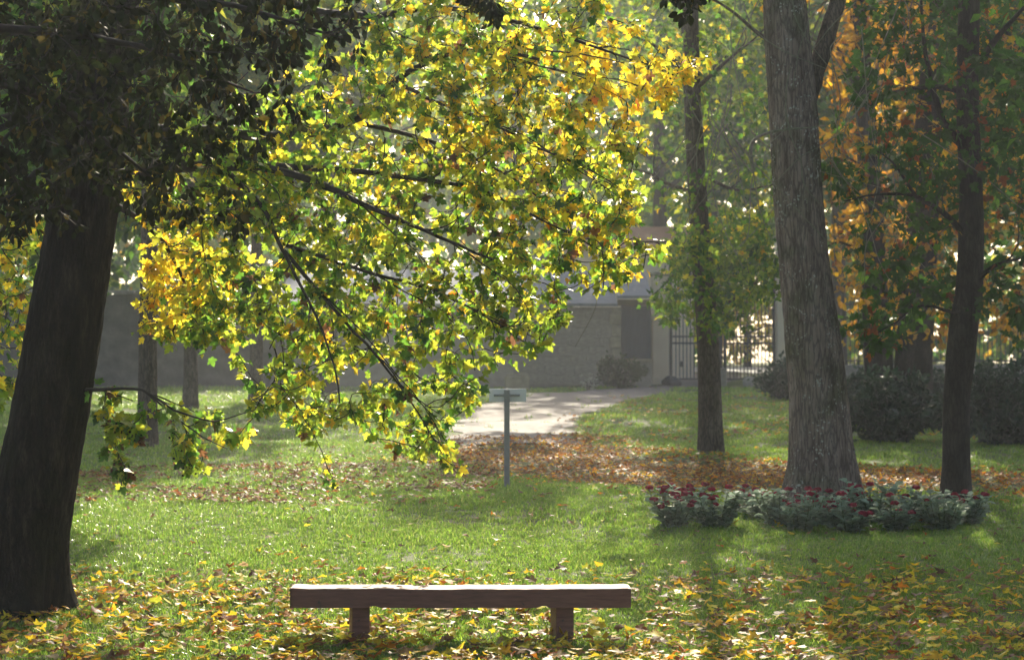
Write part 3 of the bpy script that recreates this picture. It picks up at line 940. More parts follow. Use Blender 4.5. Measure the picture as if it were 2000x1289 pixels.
gen_tree("maple_tree", "grey trunk standing in the shaded lawn beyond the leaning maple", 288, 27, .14, 12, (8.3, 3.2, 2.8, 3.8), 260, 30, {'dgreen': 3, 'green': 3, 'lime': 1, 'ygreen': 1}, (.14, .22), 'bark_mid')
gen_tree("maple_tree", "thin pale trunk second beyond the leaning maple, before the dark wall", 372, 39, .15, 11, (7.6, 3.6, 3.0, 4.2), 300, 30, {'dgreen': 3, 'green': 3, 'lime': 2, 'ygreen': 1}, (.2, .3), 'bark_mid')
gen_tree("maple_tree", "hazy green tree behind the drooping boughs, in front of the long wall", 640, 46, .24, 14, (9.2, 3.6, 3.0, 4.6), 190, 24, {'green': 3, 'lime': 3, 'ygreen': 2, 'dgreen': 1}, (.16, .26))
gen_tree("maple_tree", "yellow-green tree rising behind the roof of the outbuilding", 1010, 64, .28, 18, (11.5, 4.6, 4.0, 6.0), 230, 26, {'lime': 3, 'ygreen': 3, 'green': 2, 'yellow': 1}, (.2, .32))
gen_tree("maple_tree", "tall green tree above the cream house wall", 1290, 70, .30, 19, (12.5, 4.2, 4.0, 6.4), 220, 26, {'lime': 2, 'green': 4, 'ygreen': 2}, (.2, .32))
gen_tree("maple_tree", "low yellow tree beyond the gate across the road", 1460, 75, .16, 4.4, (2.1, 2.9, 2.0, 1.7), 150, 28, {'yellow': 3, 'gold': 2, 'ygreen': 3, 'green': 1}, (.14, .24))
gen_tree("maple_tree", "dense dark tree at the far edge behind the flower bed", 2190, 25, .28, 11, (6.4, 2.6, 2.6, 4.2), 240, 26, {'dgreen': 4, 'green': 2, 'orange': .8}, (.1, .17))
gen_tree("maple_tree", "broad shaded tree behind the twin-trunked maple", 2080, 44, .32, 15, (9.6, 5.0, 3.6, 6.4), 380, 32, {'amber': 4, 'rust': 1, 'dgreen': 4}, (.24, .36))
gen_tree("maple_tree", "dark shade tree added just outside the view beside the flower bed", 0, 15.6, .26, 10, (5.4, 2.4, 2.6, 3.6), 230, 26, {'dgreen': 4, 'green': 2}, (.1, .16), x=6.6)  # unseen tree, added to shade the near right corner
gen_tree("maple_tree", "dark tree added for shade just outside the view behind the leaning maple", 0, 19, .26, 11, (6.6, 3.2, 2.8, 3.6), 260, 28, {'dgreen': 4, 'green': 2, 'ygreen': 1}, (.14, .22), x=-5.6)  # unseen tree, put in so its shadow darkens the left side

gen_tree("maple_tree", "tall dark tree beyond the railing behind the twin trunks", 1800, 63, .34, 19, (10.5, 4.6, 4.0, 8.0), 380, 34, {'dgreen': 3, 'green': 2, 'amber': 3}, (.28, .42))
gen_tree("maple_tree", "tall dark tree beyond the railing at the far edge", 2150, 60, .34, 19, (10.5, 4.6, 4.0, 8.0), 260, 30, {'dgreen': 4, 'green': 2, 'orange': 1}, (.22, .34))
gen_tree("maple_tree", "broad tree added for shade, towering beyond the junipers at the very edge", 2150, 37, .34, 19, (11.0, 4.6, 3.6, 7.5), 420, 36, {'dgreen': 4, 'green': 2, 'orange': 1}, (.2, .32))  # added as a sun blocker for the right side, trunk out of view
gen_tree("maple_tree", "dark tree added for shade in front of the long wall beyond the leaning maple", 150, 48, .30, 16, (9.8, 4.6, 3.6, 7.0), 360, 34, {'dgreen': 4, 'green': 3, 'lime': 1}, (.24, .38))  # put in to shade the left lawn and the air over it
gen_tree("maple_tree", "dark tree added for shade outside the view on the shaded side of the lawn", -180, 33, .28, 13, (7.6, 3.6, 3.2, 5.2), 320, 32, {'dgreen': 4, 'green': 3}, (.2, .3))  # added out of view to keep sun off the left lawn

gen_tree("maple_tree", "dark tree added for shade outside the view, leaning in over the lawn corner", 0, 10.5, .26, 10, (5.6, 2.7, 3.0, 3.4), 280, 30, {'dgreen': 5, 'green': 1}, (.1, .17), x=6.3)  # added out of view to block sky light from the right-hand trees
gen_tree("maple_tree", "tall hazy tree beyond the gate in line with the slim trunk", 1392, 74, .28, 20, (14.5, 4.4, 4.0, 5.4), 260, 30, {'lime': 2, 'green': 4, 'ygreen': 2}, (.22, .36), first=.5)
gen_tree("maple_tree", "tall hazy tree beyond the railing above the thick trunk", 1640, 68, .28, 20, (13.0, 3.6, 3.6, 6.0), 240, 30, {'lime': 1, 'green': 4, 'dgreen': 2, 'gold': 1}, (.22, .36), first=.5)

gen_tree("maple_tree", "tall hazy green maple standing directly behind the slim trunk", 1389, 44, .14, 16, (10.6, 3.8, 3.0, 4.6), 330, 28, {'green': 4, 'lime': 3, 'ygreen': 2, 'dgreen': 1}, (.16, .26), first=.45, lean=-1.1)

gen_tree("maple_tree", "tree added for shade outside the view at the near side of the leaning maple", 0, 3.0, .26, 10, (5.6, 3.2, 3.2, 3.6), 260, 26, {'dgreen': 4, 'green': 2}, (.16, .26), x=-5.6)  # unseen, added to hold sky light off the leaning trunk
gen_tree("maple_tree", "tree added for shade outside the view at the near side of the lawn", 0, 3.5, .26, 10, (5.8, 3.0, 3.0, 3.6), 240, 26, {'dgreen': 4, 'green': 2}, (.16, .26), x=6.6)  # unseen, added to cut sky light on the near right

gen_tree("maple_tree", "tall green tree beyond the gate, its trunk hidden by the thick grey one", 1560, 60, .24, 20, (11.8, 4.4, 3.6, 6.8), 380, 30, {'green': 4, 'lime': 2, 'dgreen': 2, 'ygreen': 1}, (.24, .38), first=.45, lean=-1.2)

gen_tree("maple_tree", "hazy trunk third beyond the leaning maple, under the drooping boughs", 500, 41, .15, 13, (8.8, 3.8, 3.0, 4.4), 300, 30, {'dgreen': 3, 'green': 3, 'lime': 2, 'ygreen': 1}, (.2, .3), 'bark_mid')

# the far wood behind everything, one hazy mass
def build_woods():
    n = 58000
    px = RNG.uniform(-300, 2400, n); Y = RNG.uniform(84, 104, n)
    top = 20 + 3.5 * np.sin(px * .011) + 2.2 * np.sin(px * .027 + 1) + RNG.normal(0, 1.0, n)
    h = RNG.random(n) * top
    x = (px - 1000) / FPX * Y
    z = gz(x, Y) + h
    pos = np.column_stack([x, Y, z])
    ppx, ppy = pix(pos)
    keep = ~((ppx > 1380) & (ppx < 1535) & (ppy > 575 + 30 * np.sin(ppx * .05)) & (RNG.random(n) < .95))
    pos = pos[keep]; n = len(pos)
    clump = np.array([mnoise.noise(Vector(p * .28)) for p in pos])
    pos = pos[clump > -.33]; n = len(pos)
    Mx = frames(unit(n), unit(n))
    sz = RNG.uniform(.4, .85, n)
    col, _, _ = pick({'dgreen': 3, 'green': 3, 'lime': 2, 'ygreen': 1.2, 'gold': .5}, n)
    V, F = leaves_mesh(TINY, pos, Mx, sz * 1.1)
    link("far_woods", tri_mesh("far_woods", V, F, col=np.repeat(col, len(TINY[0]), 0)), M['far_leaf'], kind="stuff")

build_woods()

# ------------------------------------------------------------------ buildings, walls, gate
M['stone'] = simple_material("rubble_stone", (.26, .24, .215), (.40, .37, .33), .9, 3.5, 8, .6, dist=.03)
M['shaded_stone'] = simple_material("shade_darkened_stone", (.07, .068, .07), (.17, .16, .155), .9, 3.0, 9, .8, dist=.04)  # stone colour darkened to carry the long wall's shade
M['quoin'] = simple_material("dressed_stone", (.28, .25, .19), (.42, .38, .29), .85, 6, 6, .3)
M['cream'] = simple_material("cream_render", (.76, .66, .52), (.84, .75, .62), .85, 2.0, 6, .1)
M['iron'] = simple_material("painted_iron", (.03, .032, .04), (.055, .057, .068), .5, 20, 3, .05)
M['slate'] = simple_material("pale_slate", (.16, .175, .20), (.25, .27, .30), .8, 5, 6, .3, spec=.15)
M['shutter'] = simple_material("shutter_paint", (.035, .042, .065), (.07, .08, .115), .6, 8, 4, .15, stretch=(4, 1, .4))
M['old_wood'] = simple_material("weathered_wood", (.10, .07, .05), (.2, .15, .11), .8, 8, 5, .3, stretch=(.4, 1, 4))
M['concrete'] = simple_material("concrete", (.22, .21, .19), (.36, .35, .32), .9, 8, 6, .3)
M['terracotta'] = simple_material("terracotta", (.24, .12, .08), (.38, .21, .14), .85, 5, 5, .3)

def build_outbuilding():
    Y = 52.5
    g = P(1210, 800, Y)[0]
    z0 = float(gz(2, Y)) - .25
    root = empty("stone_outbuilding", (0, 0, 0))
    tag(root, "low stone outbuilding with pale roof and dark shutter beside the gate pillar", "building")
    xl, xr = P(560, 0, Y)[0], P(1271, 0, Y)[0]
    xs0, xs1 = P(1212, 0, Y)[0], P(1269, 0, Y)[0]
    zt = P(0, 600, Y)[2]; zs = P(0, 701, Y)[2]; zlt = P(0, 585, Y)[2]; zsh = P(0, 597, Y)[2]
    D = 3.0
    m = MB()
    m.box((xl, Y, z0), (xs0, Y + D, zt))
    m.box((xs0 + .001, Y, z0), (xr, Y + D, zs - .08))
    m.box((xs0 + .001, Y + .22, zs - .07), (xr, Y + D, zt))
    m.build("wall", M['stone'], root)
    # individual facing stones of the front, rows with staggered joints, each a little proud
    stones = [MB().box((-.5, -.5, -.5), (.5, .5, .5)) for _ in range(1)]
    meshes = []
    for k in range(6):
        a = MB(); j = RNG.uniform(-.05, .05, (8, 3)); a.box((-.5, -.5, -.5), (.5, .5, .5))
        a.v = [tuple(np.array(v) + j[i]) for i, v in enumerate(a.v)]
        me = bpy.data.meshes.new("stone"); me.from_pydata(a.v, [], a.f); me.materials.append(M['stone']); meshes.append(me)
    z = z0 + .3
    row = 0
    while z < zt - .1:
        hgt = RNG.uniform(.2, .28)
        if z + hgt > zt: hgt = zt - z
        x = P(1000, 0, Y)[0] + RNG.uniform(0, .3)
        while x < P(1186, 0, Y)[0]:
            w = RNG.uniform(.28, .6)
            x2 = min(x + w, P(1188, 0, Y)[0])
            if x2 - x > .08:
                o = bpy.data.objects.new("stone", meshes[RNG.integers(6)]); COL.objects.link(o); o.parent = root
                o.location = ((x + x2) / 2, Y - .005 + RNG.uniform(-.02, .01), z + hgt / 2)
                o.scale = (x2 - x - .015, .06, hgt - .015)
            x = x2
        z += hgt; row += 1
    # quoins beside the shutter
    z = z0 + .35; k = 0
    while z < zt - .05:
        h2 = min(.32, zt - z)
        w = .33 if k % 2 else .27
        o = MB().box((xs0 - w, Y - .05, z + .008), (xs0 - .003, Y + .02, z + h2 - .008)).build("quoin", M['quoin'], root, bevel=.012)
        z += h2; k += 1
    MB().box((xs0 - .06, Y - .06, zs - .08), (xr - .01, Y + .22, zs)).build("sill", M['quoin'], root, bevel=.01)
    MB().box((xs0 - .1, Y - .035, zsh + .003), (xr - .005, Y + .2, zlt)).build("lintel", M['old_wood'], root, bevel=.01)
    sh = MB().box((xs0 + .003, Y + .12, zs + .003), (xr - .006, Y + .17, zsh)).build("shutter", M['shutter'], root)
    n = 6; w = (xr - xs0 - .02) / n
    for i in range(n):
        MB().box((xs0 + .01 + i * w + .004, Y + .095, zs + .012), (xs0 + .01 + (i + 1) * w - .004, Y + .118, zsh - .01)).build("plank", M['shutter'], sh, bevel=.003)
    # single slope roof facing the park
    zr = P(0, 541, Y)[2]
    m = MB()
    xe0, xe1 = xl - .2, xr + .004
    ye, ze = Y - .25, zt + .01
    y2, z2 = Y + D, zr + .35
    zt2 = .08
    m.add([(xe0, ye, ze), (xs0 - .12, ye, ze), (xs0 - .12, y2, z2), (xe0, y2, z2), (xe0, ye, ze + zt2), (xs0 - .12, ye, ze + zt2), (xs0 - .12, y2, z2 + zt2), (xe0, y2, z2 + zt2)],
          [(0,3,2,1),(4,5,6,7),(0,1,5,4),(1,2,6,5),(2,3,7,6),(3,0,4,7)])
    rf = m.build("roof", M['slate'], root)
    m = MB()
    ze2 = zlt + .02; ye2 = Y - .1
    m.add([(xs0 - .118, ye2, ze2), (xe1, ye2, ze2), (xe1, y2, z2), (xs0 - .118, y2, z2), (xs0 - .118, ye2, ze2 + zt2), (xe1, ye2, ze2 + zt2), (xe1, y2, z2 + zt2), (xs0 - .118, y2, z2 + zt2)],
          [(0,3,2,1),(4,5,6,7),(0,1,5,4),(1,2,6,5),(2,3,7,6),(3,0,4,7)])
    m.build("roof", M['slate'], root)

build_outbuilding()

def build_long_wall():
    Y = 52.9
    xl, xr = -24.0, P(555, 0, Y)[0]
    z0 = float(gz(-8, Y)) - .4
    root = empty("park_wall", (0, 0, 0))
    tag(root, "long dark stone wall in the shade behind the trees", "wall"); root["kind"] = "thing"
    MB().box((xl, Y, z0), (xr, Y + .5, z0 + 3.0)).build("wall", M['shaded_stone'], root)
    n = int((xr - xl) / .8)
    w = (xr - xl) / n
    for i in range(n):
        MB().box((xl + i * w + .008, Y - .07, z0 + 3.003), (xl + (i + 1) * w - .008, Y + .57, z0 + 3.12)).build("coping_stone", M['concrete'], root, bevel=.02, seg=1)

build_long_wall()

def build_house():
    Y = 60.0
    xl, xr = P(1130, 0, Y)[0], P(1353, 0, Y)[0]
    z0 = float(gz(3, Y)) - .3
    zt = P(0, 486, Y)[2]
    root = empty("cream_house")
    tag(root, "cream rendered house wall seen through the gate's bars", "house")
    MB().box((xl, Y, z0), (xr, Y + 6, zt)).build("wall", M['cream'], root)
    m = MB(); xe0, xe1 = xl - .3, xr + .3
    m.prism([(0, 0), (1, 0), (1, 1), (0, 1)], 0, 1)
    m = MB()
    zr = zt + 1.0
    m.add([(xe0, Y - .35, zt + .005), (xe1, Y - .35, zt + .005), (xe1, Y + 3, zr), (xe0, Y + 3, zr), (xe0, Y + 6.35, zt + .005), (xe1, Y + 6.35, zt + .005)],
          [(0, 1, 2, 3), (3, 2, 5, 4), (0, 3, 4), (1, 5, 2), (0, 4, 5, 1)])
    m.build("roof", M['terracotta'], root)
    lx = P(1329, 0, Y - .06)[0]; lz = P(0, 711, Y - .06)[2]
    b = MB().box((lx - .05, Y - .05, lz - .09), (lx + .05, Y - .003, lz + .09)).build("letter_box", M['iron'], root, bevel=.01)

build_house()

GY = 55.0
def build_gate():
    z0 = float(gz(6, GY)) + .03
    # pillars
    for (a, b_, lab, top) in ((1271, 1303, "cream rendered gate pillar between the shutter and the gate", 540), (1512, 1541, "cream gate pillar half hidden behind the thick grey trunk", 470)):
        xl, xr = P(a, 0, GY)[0], P(b_, 0, GY)[0]
        r = empty("gate_pillar", ((xl + xr) / 2, GY, z0 - .3)); w = (xr - xl) / 2
        tag(r, lab, "pillar", "gate pillars"); r["kind"] = "thing"
        zt = P(0, top, GY)[2] - z0 + .3
        MB().box((-w, -w, 0), (w, w, zt)).build("shaft", M['cream'], r, bevel=.015)
        MB().box((-w - .05, -w - .05, zt + .003), (w + .05, w + .05, zt + .12)).build("cap", M['quoin'], r, bevel=.02)
        MB().box((-w - .03, -w - .03, 0), (w + .03, w + .03, .42)).build("plinth", M['cream'], r, bevel=.01)
    spans = [(1304.5, 1408, "left"), (1409.5, 1510.5, "right")]
    zt = P(0, 512, GY)[2]
    h = zt - z0
    for (a, b_, side) in spans:
        xl, xr = P(a, 0, GY)[0], P(b_, 0, GY)[0]
        r = empty("iron_gate", (xl, GY, z0))
        tag(r, "dark iron gate leaf hung on the %s" % ("pillar beside the shuttered outbuilding" if side == "left" else "pillar next to the thick grey trunk"), "gate", "gate leaves")
        W = xr - xl
        for (x0, x1) in ((0, .09), (W - .09, W)):
            MB().box((x0, -.035, 0), (x1, .035, h)).build("stile", M['iron'], r, bevel=.006)
        for z in (.06, P(0, 672, GY)[2] - z0, P(0, 659, GY)[2] - z0, h - .3):
            MB().box((.091, -.025, z), (W - .091, .025, z + .05)).build("rail", M['iron'], r, bevel=.004)
        bar = None; tip = None
        nb = 12
        for i in range(nb):
            x = .09 + (W - .18) * (i + 1) / (nb + 1)
            if bar is None:
                V, F = tube([(0, 0, .07), (0, 0, h * .5), (0, 0, h - .02)], .016, 8)
                bar = tri_mesh("bar", V, F, smooth=True); bar.materials.append(M['iron'])
                V, F = tube([(0, 0, 0), (0, 0, .03), (0, 0, .14)], [.012, .03, .002], 6)
                tip = tri_mesh("spike", V, F); tip.materials.append(M['iron'])
            o = bpy.data.objects.new("bar", bar); COL.objects.link(o); o.parent = r; o.location = (x, 0, 0)
            s = bpy.data.objects.new("spike", tip); COL.objects.link(s); s.parent = o; s.location = (0, 0, h - .03)
        if side == "left":
            MB().box((W - .22, -.05, 1.0), (W - .092, .05, 1.22)).build("lock", M['iron'], r, bevel=.008)
    # railings on to the right
    x = P(1543, 0, GY)[0]; xe = P(2060, 0, GY)[0]
    r = empty("iron_railing", (x, GY, z0))
    tag(r, "iron railing fence running on past the gate behind the junipers", "fence")
    W = xe - x; h2 = 2.6
    zz = .5
    for z in (zz + .1, h2 - .35):
        MB().box((0, -.022, z), (W, .022, z + .045)).build("rail", M['iron'], r, bevel=.004)
    V, F = tube([(0, 0, zz), (0, 0, 1.4), (0, 0, h2)], [.015, .015, .015], 6)
    bar = tri_mesh("bar", V, F, smooth=True); bar.materials.append(M['iron'])
    nb = int(W / .125)
    for i in range(nb):
        o = bpy.data.objects.new("bar", bar); COL.objects.link(o); o.parent = r; o.location = ((i + .5) * W / nb, 0, 0)
    MB().box((0, -.15, -.4), (W, .15, zz - .003)).build("plinth", M['concrete'], r, bevel=.02)

build_gate()

# ------------------------------------------------------------------ small fixed things
def blob(name, loc, s, mat, label, cat, group=None, n=2):
    """an uneven stone"""
    import bmesh
    bm = bmesh.new()
    bmesh.ops.create_icosphere(bm, subdivisions=3, radius=.5)
    off = Vector(RNG.uniform(0, 50, 3))
    for v in bm.verts:
        d = 1 + .35 * mnoise.noise(v.co * 2 + off) + .1 * mnoise.noise(v.co * 7 + off)
        v.co *= d
        v.co = Vector((v.co.x * s[0], v.co.y * s[1], v.co.z * s[2]))
    me = bpy.data.meshes.new(name); bm.to_mesh(me); bm.free()
    o = link(name, me, mat); o.location = loc
    return tag(o, label, cat, group)

g = PG(1312, 53.8); blob("door_stop_stone", (g[0], g[1], g[2] + .1), (.5, .4, .42), M['iron'], "dark stone at the foot of the gate beside the cream pillar", "stone")
g = PG(1466, 52.0); blob("boulder", (g[0], g[1], g[2] + .08), (.42, .35, .45), M['concrete'], "small grey stone in the grass before the gate's far leaf", "stone")
g = PG(1413, 51.5)
r = empty("bollard", g); tag(r, "short concrete bollard peeking out beside the slim trunk", "bollard")
MB().box((-.09, -.09, -.2), (.09, .09, .5)).build("shaft", M['concrete'], r, bevel=.02)
MB().box((-.1, -.1, .503), (.1, .1, .56)).build("cap", M['concrete'], r, bevel=.025)
g = PG(1010, 49)
r = empty("stone_block", g); tag(r, "square stone block at the path edge behind the sign", "block")
MB().box((-.33, -.3, -.2), (.33, .3, .40)).build("block_body", M['quoin'], r, bevel=.03)
MB().box((-.29, -.26, .403), (.29, .26, .46)).build("worn_top", M['quoin'], r, bevel=.02)

M['sign_back'] = simple_material("sign_back", (.82, .81, .82), (.88, .87, .88), .5, 6, 3, .03)
M['steel'] = simple_material("galvanised_steel", (.25, .245, .25), (.33, .325, .33), .55, 14, 4, .05)
def build_sign():
    Y = 20.8
    g = PG(990, Y)
    r = empty("sign_post", (g[0], g[1], g[2]))
    tag(r, "small white sign on a grey post, seen from its blank back", "sign")
    k = FPX / Y
    zb = P(0, 785, Y)[2] - g[2]; zt = P(0, 759, Y)[2] - g[2]
    xl, xr = (955 - 990) / k, (1028 - 990) / k
    board = MB().box((xl, .045, zb), (xr, .055, zt)).build("sign_board", M['sign_back'], r, bevel=.004)
    MB().box((-.031, -.035, -.3), (.031, .027, zt - .01)).build("post", M['steel'], r, bevel=.006)
    zc = P(0, 772, Y)[2] - g[2]
    MB().box((-.145, .029, zc - .012), (.145, .0445, zc + .012)).build("bracket", M['steel'], r, bevel=.003)
    MB().box((-.038, -.042, zc - .018), (.038, -.0355, zc + .018)).build("clamp", M['steel'], r, bevel=.003)
build_sign()

# ------------------------------------------------------------------ bench
def bench_material():
    m, nt, o = mat_new("brown_bench_paint"); L = nt.links.new
    tc = node(nt, "ShaderNodeTexCoord")
    mp = node(nt, "ShaderNodeMapping"); mp.inputs["Scale"].default_value = (1.2, 9, 9)
    L(tc.outputs["Object"], mp.inputs[0])
    n1 = node(nt, "ShaderNodeTexNoise"); n1.inputs["Scale"].default_value = 5; n1.inputs["Detail"].default_value = 8; n1.inputs["Roughness"].default_value = .65
    L(mp.outputs[0], n1.inputs[0])
    r = ramp(nt, n1.outputs[0], [(.28, (.085, .040, .030)), (.48, (.17, .076, .056)), (.75, (.24, .12, .088))])
    n2 = node(nt, "ShaderNodeTexNoise"); n2.inputs["Scale"].default_value = 14; n2.inputs["Detail"].default_value = 6
    L(tc.outputs["Object"], n2.inputs[0])
    chip = node(nt, "ShaderNodeMapRange"); chip.inputs[1].default_value = .66; chip.inputs[2].default_value = .72; L(n2.outputs[0], chip.inputs[0])
    mx = node(nt, "ShaderNodeMix", data_type='RGBA'); L(chip.outputs[0], mx.inputs[0]); L(r.outputs[0], mx.inputs[6]); mx.inputs[7].default_value = (.06, .05, .042, 1)
    p = node(nt, "ShaderNodeBsdfPrincipled")
    rr = node(nt, "ShaderNodeMapRange"); rr.inputs[1].default_value = .3; rr.inputs[2].default_value = .7; rr.inputs[3].default_value = .28; rr.inputs[4].default_value = .85; p.inputs['Specular IOR Level'].default_value = .3
    L(n1.outputs[0], rr.inputs[0]); L(rr.outputs[0], p.inputs["Roughness"])
    b = node(nt, "ShaderNodeBump"); b.inputs["Strength"].default_value = .35; b.inputs["Distance"].default_value = .006
    L(n1.outputs[0], b.inputs["Height"]); L(b.outputs[0], p.inputs["Normal"])
    L(mx.outputs[2], p.inputs["Base Color"]); L(p.outputs[0], o.inputs[0])
    return m

def build_bench():
    Y = 12.0; k = FPX / Y
    mat = bench_material()
    xc = (896 - 1000) / k
    z0 = float(gz(xc, Y))
    r = empty("park_bench", (xc, Y, z0))
    tag(r, "low backless bench of one heavy brown beam on two stout legs", "bench")
    zt = P(0, 1149, Y)[2] - z0; zb = P(0, 1186, Y)[2] - z0
    x0, x1 = (562 - 896) / k, (1231 - 896) / k
    # beam: a lengthwise grid of cross-sections, notched on the underside beside the legs
    xs = np.unique(np.concatenate([np.linspace(x0, x1, 90)]))
    D = .30
    def notch(x):
        px = 896 + x * k
        if 722 < px < 737: return .012
        if 737 <= px < 744: return .012 * (744 - px) / 7
        if 1057 < px < 1073: return .013
        if 1040 < px <= 1057: return .006 * (px - 1040) / 17
        return 0
    V = []
    for i, x in enumerate(xs):
        e = 1 if i in (0, len(xs) - 1) else 0
        w = .004 * mnoise.noise(Vector((x * 3, 0, 0))) ; w2 = .003 * mnoise.noise(Vector((x * 9, 5, 0)))
        sag = .006 * math.cos((x - x0) / (x1 - x0) * 2 * math.pi)
        top = zt + w + w2 - (.004 * e) + sag * .4; bot = zb + notch(x) + .5 * w
        c = .006 + .003 * mnoise.noise(Vector((x * 14, 9, 0)))
        c2 = .008 + .004 * mnoise.noise(Vector((x * 11, 3, 0)))
        V += [(x, 0, bot), (x, 0, top - c), (x, c, top), (x, D * .5, top + .003 * mnoise.noise(Vector((x * 6, 2, 0)))), (x, D - c2, top), (x, D, top - c2), (x, D, bot)]
    n = len(xs); F = []
    for i in range(n - 1):
        for j in range(7):
            a = i * 7 + j; b = i * 7 + (j + 1) % 7
            F.append((a, b, b + 7, a + 7))
    F.append(tuple(range(6, -1, -1))); F.append(tuple((n - 1) * 7 + j for j in range(7)))
    # the sawn end is not square: its back corner stands out
    V = [(p[0] + (.034 * (1 - p[1] / D) if i < 7 else .0), p[1], p[2]) for i, p in enumerate(V)]
    mb = MB(); mb.add(V, [f[::-1] for f in F])
    seat = mb.build("seat", mat, r)
    seat.location = (0, -.02, 0)
    for (a, b_, zoff) in ((684, 722, .0), (1081, 1120, .0)):
        xl, xr = (a - 896) / k, (b_ - 896) / k
        m = MB()
        hw = (xr - xl) / 2 - .006
        m.box((-hw, -.09, -.25), (hw, .09, zb + .012))
        lg = m.build("leg", mat, r, bevel=.005)
        lg.location = ((xl + xr) / 2 - .008, .13, 0); lg.rotation_euler = (0, 0, R(11))
build_bench()

# ------------------------------------------------------------------ shrubs
def juniper(px, Y, w, h, label, n=5200, dx=0):
    g = PG(px, Y)
    r = empty("juniper_shrub", (g[0], g[1], g[2]))
    tag(r, label, "shrub", "evergreen shrubs before the railing")
    st = []
    sprays = []
    ns = 46
    for i in range(ns):
        a = RNG.uniform(0, 2 * math.pi); rr = RNG.random() ** .5
        e = np.array([math.cos(a) * rr * w, math.sin(a) * rr * w * .8, h * (.3 + .6 * (1 - rr ** 2)) * RNG.uniform(.5, 1.3)])
        s = np.array([math.cos(a) * rr * w * .12, math.sin(a) * rr * w * .1, 0])
        c = catmull([s, (s + e) / 2 + np.array([0, 0, h * .18]), e], .12)
        st.append(tube(c, np.linspace(.018, .004, len(c)), 4))
        m = int(n * 1.2) // ns
        t = RNG.random(m) ** .6
        idx = t * (len(c) - 1); i0 = np.minimum(idx.astype(int), len(c) - 2); f = (idx - i0)[:, None]
        p = c[i0] * (1 - f) + c[i0 + 1] * f + RNG.normal(0, .085, (m, 3)) * np.array([1, 1, .6])
        d = unit(m) * 1.0 + (e - s) / np.linalg.norm(e - s) * np.array([1, 1, .4])
        sprays.append((p, d))
    pos = np.vstack([s[0] for s in sprays]); d = np.vstack([s[1] for s in sprays])
    pos[:, 2] = np.maximum(pos[:, 2], .02)
    Mx = frames(d, unit(len(pos)))
    sz = RNG.uniform(.07, .17, len(pos))
    tpl = (TINY[0] * np.array([.7, 1, 1]), TINY[1])
    V, F = leaves_mesh(tpl, pos, Mx, sz)
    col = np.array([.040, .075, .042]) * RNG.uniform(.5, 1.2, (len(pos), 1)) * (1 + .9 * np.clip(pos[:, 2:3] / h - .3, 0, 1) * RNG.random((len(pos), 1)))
    V2, F2 = join(st)
    link("stems", tri_mesh("stems", V2, F2, smooth=True), M['twig'], r, kind="stuff")
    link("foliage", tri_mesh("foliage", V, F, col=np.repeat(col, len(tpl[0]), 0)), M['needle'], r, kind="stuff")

juniper(1735, 28.5, .95, 1.05, "wide spreading juniper between the thick grey trunk and the slender dark trunk", 7000)
juniper(1960, 27.5, 1.0, 1.15, "dark juniper past the slender dark trunk at the picture's edge", 7000)
juniper(1530, 44.0, .62, .95, "small juniper by the gate, half behind the thick grey trunk", 3500)
juniper(1672, 40.0, .60, .8, "juniper further back, just past the thick grey trunk", 3500)
juniper(1880, 36.0, 1.2, 1.1, "low juniper behind the slender dark trunk near the railing", 5000)

def bush(px, Y, w, h, label, col, leaf=(.05, .09), n=3500, name="round_bush"):
    g = PG(px, Y)
    r = empty(name, (g[0], g[1], g[2])); tag(r, label, "bush")
    T = ell_targets((0, 0, h * .52), (w, w * .8, h * .5), 60, .4); T[:, 2] = np.maximum(T[:, 2], .05)
    limbs = [([(0, 0, -.1), (math.cos(a) * w * .3, math.sin(a) * w * .2, h * .3), (math.cos(a) * w * .6, math.sin(a) * w * .5, h * .7)], .03, .008) for a in np.linspace(0, 5.2, 6)]
    lg, tw, ends = grow(limbs, T, sag=.05)
    for c, rad in lg:
        V, F = tube(c, rad, 5); link("stem", tri_mesh("stem", V, F, smooth=True), M['twig'], r)
    V, F = join(tw); link("twigs", tri_mesh("twigs", V, F), M['twig'], r, kind="stuff")
    pos, Mx, sz = leaves_on(ends, n / 60, leaf, .14, 0, .4, .5)
    pos[:, 2] = np.maximum(pos[:, 2], .02)
    c = np.array(col) * RNG.uniform(.6, 1.5, (len(pos), 1))
    V, F = leaves_mesh(OVAL, pos, Mx, sz)
    link("foliage", tri_mesh("foliage", V, F, col=np.repeat(c, len(OVAL[0]), 0)), M['far_leaf'], r, kind="stuff")

bush(1212, 50.6, .72, .85, "rounded bush under the shuttered window of the outbuilding", (.05, .07, .03))
bush(1150, 50.2, .16, .38, "small pale plant glinting at the wall's foot beside the bush", (.42, .42, .36), (.05, .09), 160, "pale_plant")

